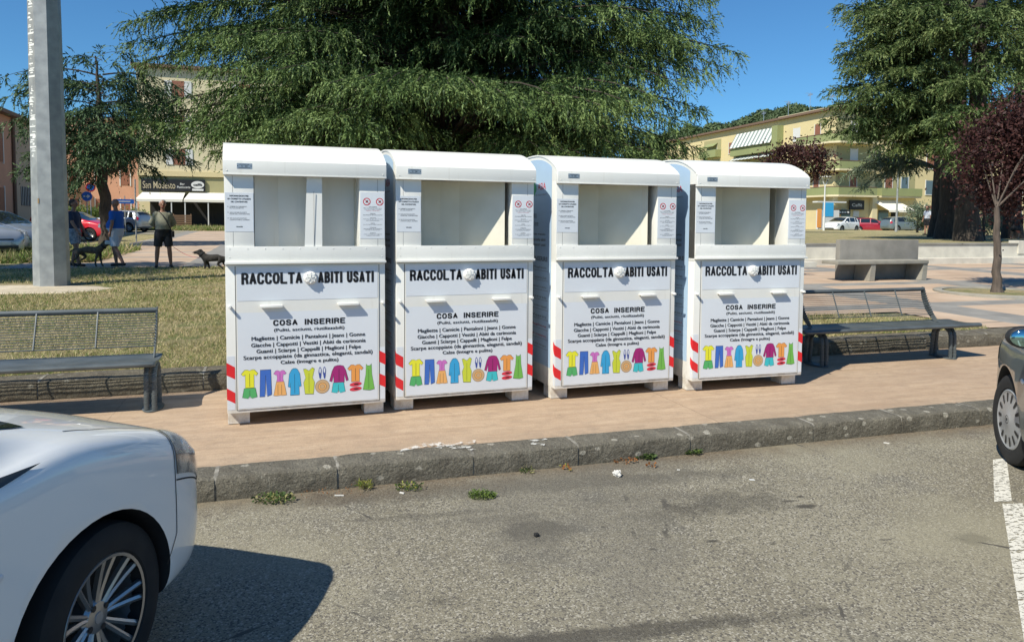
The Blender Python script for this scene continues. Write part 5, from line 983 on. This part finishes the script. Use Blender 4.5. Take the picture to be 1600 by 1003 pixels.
part('wall', yel, B, (0, 40, 0, 38, 0, 13.3)); 
part('roof', eave, B, (-.55, 40.5, -.55, 38.5, 13.3, 13.55)); part('roof_terrace', yelp, B, (3, 12, 3, 14, 13.55, 14.4))
def win_A(y0, y1, z0, z1, m_=shut, fr=True): # on the plane x=0, facing -x
    w_ = part('window', m_, B, (-.03, .02, y0, y1, z0, z1)); part('frame', frame_m, w_, (-.05, -.0, y0-.08, y0, z0, z1+.08), (-.05, 0, y1, y1+.08, z0, z1+.08), (-.09, 0, y0-.1, y1+.1, z0-.08, z0)); return w_
def win_B(x0, x1, z0, z1, m_=shut, y=0): w_ = part('window', m_, B, (x0, x1, y-.03, y+.02, z0, z1)); part('frame', frame_m, w_, (x0-.08, x0, y-.05, y, z0, z1+.08), (x1, x1+.08, y-.05, y, z0, z1+.08), (x0-.1, x1+.1, y-.09, y, z0-.08, z0)); return w_
for z in (1.6, 4.4, 7.3, 10.15):
    win_A(19.3, 20.3, z, z+1.45)
    if z > 3: win_A(23.2, 24.6, z, z+1.5, glassm)
for z0 in (11.9-1.2, 7.8, 4.9): win_A(2.4, 3.3, z0-.2, z0+1.3)
win_A(5.9, 7.0, 10.5, 12.0, frame_m); win_A(7.4, 8.2, 4.6, 6.0)
for k, z in enumerate((9.6, 6.8, 3.95)):      # loggia bays with green parapets
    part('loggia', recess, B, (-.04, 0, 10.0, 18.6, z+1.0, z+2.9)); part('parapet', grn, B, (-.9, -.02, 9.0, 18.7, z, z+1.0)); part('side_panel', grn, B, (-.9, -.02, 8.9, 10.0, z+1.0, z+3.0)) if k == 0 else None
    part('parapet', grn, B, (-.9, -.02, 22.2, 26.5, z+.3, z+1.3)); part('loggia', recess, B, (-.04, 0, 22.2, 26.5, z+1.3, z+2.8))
    mb = MB(); zt_, zb_ = (z+2.98, z+1.05) if k == 0 else (z+2.75, z+2.2)
    mb.add([(-.05, 10.05, zt_), (-.05, 18.6, zt_), (-1.15, 18.6, zb_), (-1.15, 10.05, zb_), (-.05, 10.05, zt_-.05), (-.05, 18.6, zt_-.05), (-1.12, 18.6, zb_-.05), (-1.12, 10.05, zb_-.05)], [(0, 1, 2, 3), (7, 6, 5, 4), (0, 3, 7, 4), (1, 5, 6, 2), (3, 2, 6, 7)]); mb.build('awning', stripe, B)
mb = MB(); mb.add([(-.05, 23, 11.9), (-.05, 25.6, 11.9), (-.8, 25.6, 11.4), (-.8, 23, 11.4)], [(0, 1, 2, 3)]); mb.build('awning', grn, B)
for k, z in enumerate((9.75, 6.75, 3.9)):
    mb = MB(); O = [(-1.1, 5.2), (-1.1, -.3), (-.3, -1.1), (4.9, -1.1)]; I = [(-.98, 5.2), (-.98, -.25), (-.25, -.98), (4.9, -.98)]
    for i in range(3): mb.add([(*O[i], z), (*O[i+1], z), (*I[i+1], z), (*I[i], z), (*O[i], z+.85), (*O[i+1], z+.85), (*I[i+1], z+.85), (*I[i], z+.85)], [(0, 1, 5, 4), (2, 3, 7, 6), (4, 5, 6, 7), (1, 0, 3, 2)])
    mb.prism([(-1.1, 5.2), (-1.1, -.3), (-.3, -1.1), (4.9, -1.1), (4.9, -.01), (-.01, -.01), (-.01, 5.2)], z-.2, z-.002, 1); mb.box(4.8, 4.9, -.98, -.02, z, z+.85); mb.box(-.98, -.02, 5.1, 5.2, z, z+.85)
    mb.build('balcony', [grn, yelp], B); mb = MB(); 
    for i in range(3): mb.tube([(*O[i], z+.88), (*O[i+1], z+.88)], .04, 6)
    mb.build('handrail', eave, B)
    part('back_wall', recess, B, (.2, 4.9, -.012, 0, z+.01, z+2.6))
    win_B(2.1, 3.0, z+.9-.8, z+2.3, frame_m if k != 2 else shut, -.014)
mb = MB(); mb.box(5.6, 11.3, -1.1, -1.0, 3.9, 4.75); mb.box(5.6, 11.3, -1.0, -.01, 3.7, 3.9, 1); mb.box(5.6, 5.7, -1.0, -.01, 3.9, 4.75); mb.build('balcony', [grn, yelp], B); part('back_wall', recess, B, (5.6, 11.3, -.012, 0, 3.91, 6.4)); win_B(7, 8, 4.0, 6.1, shut, -.014); win_B(9.3, 10.3, 4.0, 6.1, glassm, -.014)
for x in (12.9, 17.5, 22, 26.8, 31.5, 36):
    for z in (1.3, 4.2, 7.2, 10.2): win_B(x, x+1.1, z, z+1.6, random.Random(int(x*10+z)).choice([shut, glassm, shut]))
part('pier', yelp, B, (-.32, .3, -.32, .3, 0, 3.68)); part('pier', yelp, B, (4.9, 5.6, -.5, -.0, 0, 3.68))
part('shop_window', glassm, B, (.8, 2.3, -.04, 0, .3, 2.3)); part('shop_window', glassm, B, (6.2, 7.6, -.04, 0, 0, 2.3)); part('door', darkroom, B, (8.0, 9.0, -.04, 0, 0, 2.3)); part('shop_door', frame_m, B, (2.7, 3.5, -.05, 0, 0, 2.2))
sg = part('shop_sign', ink, B, (1.9, 3.9, -.35, -.25, 2.3, 3.35)); mb = MB(); put_text(mb, 'Caffè', 2.2, 3.6, 2.65, 3.0, 0, -.36, .01); mb.build('lettering', frame_m, sg)
sg = part('shop_sign', ink, B, (-.2, 1.9, -.5, -.4, 1.75, 2.25)); mb = MB()
for k in range(5): mb.box(-.05+k*.37, .22+k*.37, -.515, -.505, 1.9, 2.1)
mb.build('lettering', frame_m, sg)
mb = MB(); mb.add([(5.1, -.05, 3.45), (8.6, -.05, 3.45), (9.6, -1.9, 2.3), (5.9, -1.9, 2.3), (5.1, -.05, 3.38), (8.6, -.05, 3.38), (9.6, -1.9, 2.22), (5.9, -1.9, 2.22)], [(0, 3, 2, 1), (4, 5, 6, 7), (3, 7, 6, 2), (0, 4, 7, 3), (1, 2, 6, 5)]); mb.box(5.9, 9.6, -1.93, -1.9, 2.05, 2.3); mb.build('awning', creamc, B)
part('kiosk_front', frame_m, B, (-3.0, -.4, -1.4, -.9, 0, 2.2)); part('poster', pal['sky'], B, (-2.6, -1.2, -1.44, -1.41, 1.5, 3.0)); part('poster', pal['carrot'], B, (-3.3, -2.75, -1.45, -1.41, .3, 2.3)); part('poster', pal['orange'], B, (-.35, .7, -.40, -.36, .2, 2.4))
part('canopy', frame_m, B, (-3.2, .6, -1.3, -.5, 3.0, 3.15))
for y, h_ in ((8, 2.4), (4.2, 1.6), (12, 2.0), (17, 1.4)):
    mb = MB(); mb.tube([(3, y, 13.5), (3, y, 14.2+h_)], .03, 5)
    for k in range(5): mb.tube([(3, y-.5+.05*k, 13.9+h_-.1*(k % 2)+k*.02), (3, y+.5-.05*k, 13.9+h_-.1*(k % 2)+k*.02)], .018, 4); mb.tube([(2.6+k*.2, y, 14.1+h_), (2.6+k*.2, y+.4, 14.1+h_)], .015, 4)
    mb.build('aerial', plate, B)
# bar building
C_ = thing('bar_building', 'pale yellow building with the bar sign and white awnings, behind the man in khaki', 'building', K(-11.6, 74, .93), KA)
part('wall', yelp, C_, (0, 22, 0, 12, 0, 14.2)); part('roof', eave, C_, (-.4, 22.4, -.4, 12.4, 14.2, 14.45))
for x in (2.9, 8.5, 14.5):
    for z in (11.9, 8.8, 5.8):
        w_ = part('window', shut, C_, (x, x+1.0, -.04, 0, z-.2, z+1.2)); part('shutter', frame_m, w_, (x-.62, x-.02, -.07, -.02, z-.2, z+1.2)); part('shutter', frame_m, w_, (x+1.02, x+1.62, -.07, -.02, z-.2, z+1.2))
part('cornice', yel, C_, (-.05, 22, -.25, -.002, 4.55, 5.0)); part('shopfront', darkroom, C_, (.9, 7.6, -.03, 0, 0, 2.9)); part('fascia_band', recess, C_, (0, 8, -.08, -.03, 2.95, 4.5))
sg = part('bar_sign', ink, C_, (.25, 5.55, -.30, -.12, 3.2, 4.25)); mb = MB(); put_text(mb, 'San Modesto', .38, 3.05, 3.42, 4.06, 0, -.31, .005); put_text(mb, 'Bar', 3.45, 3.85, 3.78, 3.95, 1, -.31, .01); put_text(mb, 'Pasticceria', 3.2, 4.3, 3.48, 3.68, 1, -.31, .01)
mb.build('lettering', [mat('gold lettering', (.45, .38, .25), .5), frame_m], sg)
mb = MB(); poly_front(mb, [(4.92+.55*math.cos(i*math.pi/10), 3.82+.33*math.sin(i*math.pi/10)) for i in range(20)], 0, -.315); mb.box(4.45, 5.4, -.315, -.305, 3.27, 3.45, 0); put_text(mb, 'caffè', 4.55, 5.3, 3.70, 3.94, 1, -.325, .03); mb.build('emblem', [frame_m, ink], sg)
for x0, x1 in ((.1, 3.85), (3.95, 8.2)):
    mb = MB(); mb.add([(x0+.25, -.1, 3.12), (x1, -.1, 3.12), (x1, -2.4, 2.42), (x0, -2.4, 2.42), (x0+.25, -.1, 3.06), (x1, -.1, 3.06), (x1, -2.4, 2.36), (x0, -2.4, 2.36)], [(0, 3, 2, 1), (4, 5, 6, 7), (3, 7, 6, 2), (0, 4, 7, 3), (1, 2, 6, 5)]); mb.box(x0, x1, -2.43, -2.40, 2.2, 2.42); mb.build('awning', creamc, C_)
for x in (.15, 2.9, 4.0, 5.9, 8.1): part('post', frame_m, C_, (x, x+.09, -2.38, -2.28, 0, 2.36))
mb = MB()
for k in range(6): mb.box(3.1, 4.6, -2.75, -2.72, .15+k*.16, .25+k*.16)
mb.box(3.1, 3.18, -2.72, -2.66, 0, 1.15); mb.box(4.5, 4.58, -2.72, -2.66, 0, 1.15); t_ = tag(mb.build('slatted_fence', mat('weathered wood', (.20, .12, .07), .8), None), 'brown slatted wooden screen in front of the bar terrace', 'fence'); t_.matrix_world = Matrix.Translation(K(-11.6, 74, .93)) @ Matrix.Rotation(KA, 4, 'Z')
mb = MB(); mb.box(1.9, 1.98, -.1, -.05, 1.5, 1.9); 
# buildings beyond
for nm, lb, (u0, v0), wd, dp, z1, m_ in (('apartment_block', 'orange building seen between the small cedar and the bar sign', (-21.5, 88), 8.2, 10, 11, pinkm), ('apartment_block', 'pale cream building behind the small cedar trunk and the arrow sign', (-31.5, 84), 9.5, 10, 7.5, yelp)):
    t = thing(nm, lb, 'building', K(u0, v0, .9), KA); part('wall', m_, t, (0, wd, 0, dp, 0, z1)); part('roof', eave, t, (-.3, wd+.3, -.3, dp+.3, z1, z1+.25))
    for x in (1.2, 3.6, 6.0):
        for z in (1.3, 4.3, 7.5):
            if z+1.5 < z1: w_ = part('window', shut, t, (x, x+.9, -.04, 0, z, z+1.5)); part('frame', frame_m, w_, (x-.1, x, -.07, 0, z-.1, z+1.6), (x+.9, x+1.0, -.07, 0, z-.1, z+1.6))
t = thing('pink_house', 'pink rendered house at the left edge behind the silver cars', 'building', K(-14, 36, .4), KA)
part('wall', pinkm, t, (-14, 0, 0, 17.3, 0, 6.75)); part('side_wall', mat('grey beige render', (.42, .33, .25), .85), t, (.0, .03, 12.75, 17.3, 0, 6.74)); part('plinth', concretegrey, t, (0, .05, 0, 17.25, 0, .9)); part('roof', eave, t, (-14.3, .45, -.4, 17.7, 6.75, 6.95)); mb = MB(); mb.tube([(.09, 12.6, 0), (.09, 12.6, 6.7)], .09, 8); mb.build('drainpipe', eave, t)
for y in (2, 6, 10): 
    for z in (1.3, 4.2): w_ = part('window', shut, t, (0, .04, y, y+1, z, z+1.5)); part('frame', frame_m, w_, (0, .06, y-.1, y, z-.1, z+1.6), (0, .06, y+1, y+1.1, z-.1, z+1.6))
w_ = part('window', darkroom, t, (.03, .06, 13.8, 15.6, 1.9, 3.0)); part('grating', frame_m, w_, *[(.06, .08, 13.8+k*.3, 13.84+k*.3, 1.9, 3.0) for k in range(7)])
# low dark hedge of planting before the bar
# ------------------------------------------------------------------ lamps and signs
def lamp(label, px, py, D, ytop, kind):
    b = at(px, py, D); b.z = gz(b); tp = at(px, ytop, D).z-b.z; t = thing('street_lamp', label, 'street lamp', b)
    mb = MB(); mb.tube([(0, 0, 0), (0, 0, 1.2), (0, 0, 1.21), (0, 0, tp-.9)], [.10, .10, .075, .055], 10); mb.build('post', frame_m if kind else galv, t, 40)
    mb = MB(); mb.tube([(0, 0, tp-.95), (-.30, 0, tp-.2)], .035, 6); mb.tube([(0, 0, tp-.95), (.30, 0, tp-.2)], .035, 6); mb.build('bracket', frame_m, t, 40)
    mb = MB(); mb.box(-.52, .52, -.22, .22, tp-.2, tp-.06, 0, .03) if not kind else mb.lathe([(0, tp), (.5, tp-.05), (.5, tp-.12), (0, tp-.14)], 16); mb.build('lamp_head', frame_m, t, 40)
lamp('tall grey street lamp with a flat head, in front of the yellow building', 1400, 362, 60, 222, 0); lamp('shorter white street lamp with a round head, left of the shop sign', 1287, 361, 66, 275, 1)
def sign_post(label, px, ptop, D, shape, mats_, zc, r_):
    b = at(px, 360, D); b.z = gz(b); t = thing('traffic_sign', label, 'sign', b); c = at(px, zc, D).z-b.z
    mb = MB(); mb.tube([(0, 0, 0), (0, 0, c+r_)], .03, 8); mb.build('post', galv, t, 40); mb = MB(); fz = -math.atan2(b.x, b.y)
    M = Matrix.Rotation(-fz*-1, 4, 'Z') @ Matrix.Translation((0, -.05, c)) @ Matrix.Rotation(R(90), 4, 'X')
    if shape == 'arrow':
        mb.lathe([(0, .0), (r_, .0), (r_, .012), (0, .012)], 28, 0, M); a = r_; mb.add([(-.62*a, -.12*a, .016), (.1*a, -.12*a, .016), (.1*a, -.42*a, .016), (.66*a, 0, .016), (.1*a, .42*a, .016), (.1*a, .12*a, .016), (-.62*a, .12*a, .016)], [tuple(range(7))], 1, M)
    elif shape == 'round': mb.lathe([(0, .0), (r_, .0), (r_, .012), (0, .012)], 28, 0, M); mb.lathe([(0, .014), (r_*.72, .014)], 24, 1, M)
    else: mb.box(-r_*1.5, r_*1.5, -r_*.4, r_*.4, 0, .012, 0, 0, M); mb.box(-r_*1.3, r_*.9, -r_*.08, r_*.08, .0121, .016, 1, 0, M)
    mb.build('sign_face', mats_, t)
sb = mat('sign blue', (.02, .12, .45), .4); sr = mat('sign red', (.45, .02, .02), .4)
sign_post('round blue sign with a white arrow pointing right, left of the small cedar trunk', 137, 0, 44, 'arrow', [sb, frame_m], 307, .28)
sign_post('round red-rimmed sign partly behind the cedar foliage, right of the blue arrow sign', 143, 0, 50, 'round', [sr, sb], 293, .30)
sign_post('small flat blue direction sign right of the man in blue', 196, 0, 46, 'rect', [sb, frame_m], 315, .34)
b = at(213, 376, 36); b.z = gz(b); mb = MB(); mb.tube([(0, 0, 0), (0, 0, 3.0)], .035, 8); o = tag(mb.build('thin_post', galv, None, 40), 'thin pale metal post left of the bar sign, standing at the edge of the paving', 'post'); o.location = b
# ------------------------------------------------------------------ grass
def blades(name, label, regs, n, seed, ln=.05, wd=.006, mats=(grass_b, grass_a, grass_c), wts=(.5, .2, .3), dz=-.012):
    r = np.random.default_rng(seed); Ps = []
    tot = sum(abs((a[1]-a[0])*(a[3]-a[2]))*a[4] for a in regs)
    for u0, u1, v0, v1, wt in regs:
        m_ = int(n*abs((u1-u0)*(v1-v0))*wt/tot); u = r.uniform(u0, u1, m_); v = v0+(v1-v0)*r.random(m_)**1.35; q = np.sin(u*2.3+np.sin(v*1.7)*2)*np.sin(v*3.1+u)+r.normal(0, .5, m_); keep = q > -.55; u, v = u[keep], v[keep]
        wx_, wy_ = KU.x*u+KV.x*v, KU.y*u+KV.y*v; ok_ = ((wx_+8.75)/1.6)**2+((wy_-13.2)/.95)**2 > 1; u, v = u[ok_], v[ok_]; q_ = q[keep][ok_]
        z = np.interp(v, [7.3, 16, 25, 45, 75], [.15, .30, .34, .5, .95])+dz; Ps.append(np.stack([KU.x*u+KV.x*v, KU.y*u+KV.y*v, z, q_], 1))
    P = np.concatenate(Ps); n = len(P); q = P[:, 3]; P = P[:, :3]; d = r.normal(0, .75, (n, 3)); d[:, 2] = r.uniform(.5, 1.2, n); d /= np.linalg.norm(d, axis=1)[:, None]; s = np.cross(d, r.normal(0, 1, (n, 3))); s /= np.linalg.norm(s, axis=1)[:, None]; far = np.clip(np.hypot(P[:, 0], P[:, 1])/8, .9, 3.0)[:, None]; L = ln*r.uniform(.5, 1.4, (n, 1))*far**.35
    V = np.stack([P-s*wd*far*.5, P+s*wd*far*.5, P+d*L], 1).reshape(-1, 3); rr = r.random(n)+np.clip(q, -1, 1)*.18; mi = np.where(rr < wts[0], 0, np.where(rr > 1-wts[1], 1, 2)); tag(fast(name, V, np.arange(len(V)).reshape(-1, 3), list(mats), mi), label, 'grass', kind='stuff')
blades('grass', 'dry yellow-green grass of the left lawn behind the kerb', [(-8, 1.2, 7.37, 13.5, 1.0), (-10, .5, 13.5, 20.6, .35)], 150000, 41)
blades('grass', 'dry grass strip behind the right-hand bench', [(2.5, 8.4, 7.37, 9.0, 1), (8.4, 8.9, 7.37, 8.3, 1)], 34000, 42, .06)
blades('grass', 'longer green grass verge before the bar and along the street', [(-8.2, -4.8, 23, 31, 1), (-16, 2, 61, 70, .5)], 30000, 43, .22, .02, wts=(.25, .5, .25))
# weeds at the kerb foot
def weed(label, px, py, rad, n, ln, mats_, seed, flat=.5, wd=.012, z=-.14, name='weed'):
    rad *= .85; n = int(n*.6); ln *= .8; c = on(px, py, z); r = np.random.default_rng(seed); a = r.uniform(0, 6.283, n); q = r.uniform(0, 1, n)**.6*rad; P = np.stack([np.cos(a)*q, np.sin(a)*q*.6, np.zeros(n)], 1); d = np.stack([np.cos(a)*flat+r.normal(0, .3, n), np.sin(a)*flat+r.normal(0, .3, n), r.uniform(.25, 1, n)], 1); d /= np.linalg.norm(d, axis=1)[:, None]; s = np.cross(d, r.normal(0, 1, (n, 3))); s /= np.linalg.norm(s, axis=1)[:, None]; L = ln*r.uniform(.4, 1.2, (n, 1)); h = P+np.array([0, 0, 1])*r.uniform(0, .03, (n, 1)); m_ = h+d*L*.5; e = h+d*L; e[:, 2] = np.maximum(.003, e[:, 2]-L[:, 0]*.3)
    V = np.stack([h, m_+s*wd, e, m_-s*wd], 1).reshape(-1, 3); o = fast(name, V, np.arange(len(V)).reshape(-1, 4), list(mats_), (r.random(n) < .25).astype(int)); o.location = c; tag(o, label, 'weed' if name == 'weed' else 'litter')
weed('low dark green weed at the kerb foot nearest the white car', 430, 783, .14, 420, .035, (weed_a, grass_c), 1, wd=.008)
weed('spiky yellow-green tuft standing against the kerb below the first bin', 570, 765, .05, 110, .085, (weed_b, grass_a), 2, .35, .004)
weed('sparse green weed on the asphalt right of the spiky tuft', 640, 764, .10, 280, .03, (weed_a, weed_b), 3, wd=.006)
weed('round mossy green weed standing out in the asphalt, away from the kerb', 753, 777, .095, 900, .022, (grass_a, weed_a), 4, wd=.005)
weed('small green sprig at the kerb foot left of the dry leaves', 822, 739, .05, 110, .045, (weed_a, grass_c), 5, wd=.004)
weed('leafy green weed at the kerb between the dry leaves and the small right-hand one', 1007, 716, .085, 380, .045, (weed_a, weed_a), 6, wd=.010)
weed('small bushy green weed at the kerb, rightmost of the weeds', 1083, 710, .055, 200, .045, (weed_a, grass_a), 7, wd=.007)
weed('few dry orange leaves at the kerb foot below the second bin', 885, 735, .06, 26, .035, (leaf_brown, weed_b), 8, .8, .010, name='dry_leaves')
weed('heap of dry reddish leaves against the kerb beside the crumpled tissue', 975, 722, .11, 130, .025, (leaf_brown, leaf_brown), 9, .8, .007, name='dry_leaves')
weed('curled brown leaves in front of the leafy kerb weed', 1018, 730, .03, 22, .035, (leaf_brown, bark), 10, .8, .010, name='dry_leaves')
weed('scatter of dirt and grit along the kerb foot', 520, 772, .22, 180, .012, (leaf_brown, bark), 13, .8, .004, name='dirt_litter')
tissue = mat('crumpled tissue paper', (.60, .58, .54), .8); r = random.Random(4); bm = bmesh.new(); bmesh.ops.create_icosphere(bm, subdivisions=3, radius=.026)
from mathutils import noise as mnoise
for v in bm.verts: v.co *= 1+.55*mnoise.noise(v.co*60)+.3*mnoise.noise(v.co*130); v.co.z = max(-.018, v.co.z*.9)
me = bpy.data.meshes.new('crumpled_tissue'); bm.to_mesh(me); bm.free(); me.materials.append(tissue); o = bpy.data.objects.new('crumpled_tissue', me); COL.objects.link(o); o.location = on(965, 744, -.14)+Vector((0, 0, .019)); tag(o, 'crumpled white tissue lying on the asphalt in front of the dry leaves', 'litter')
def scrap(label, px, py, lx, ly, m_, a, z=-.14, h=.008): mb = MB(); mb.box(-lx/2, lx/2, -ly/2, ly/2, 0, h, 0, min(h, ly)*.3); o = mb.build('litter', m_, None); o.location = on(px, py, z)+Vector((0, 0, .001)); o.rotation_euler = (0, R(4), R(a)); tag(o, label, 'litter')
scrap('white cigarette end on the asphalt just right of the dark kerb weed', 530, 775, .055, .009, tissue, 12); scrap('small pale scrap at the foot of the kerb beside the spiky tuft', 628, 771, .03, .012, tissue, -20); scrap('thin white straw on the asphalt under the right part of the kerb', 1060, 735, .02, .006, tissue, 5)
scrap('pale flattened scrap on the open asphalt right of the tissue', 1175, 750, .035, .02, frame_m, 10, h=.004); scrap('small black pebble of tar on the asphalt left of centre', 838, 838, .025, .022, rubber, 30, h=.018); scrap('dark and white cigarette end near the right part of the kerb', 1385, 693, .04, .010, tissue, -15)
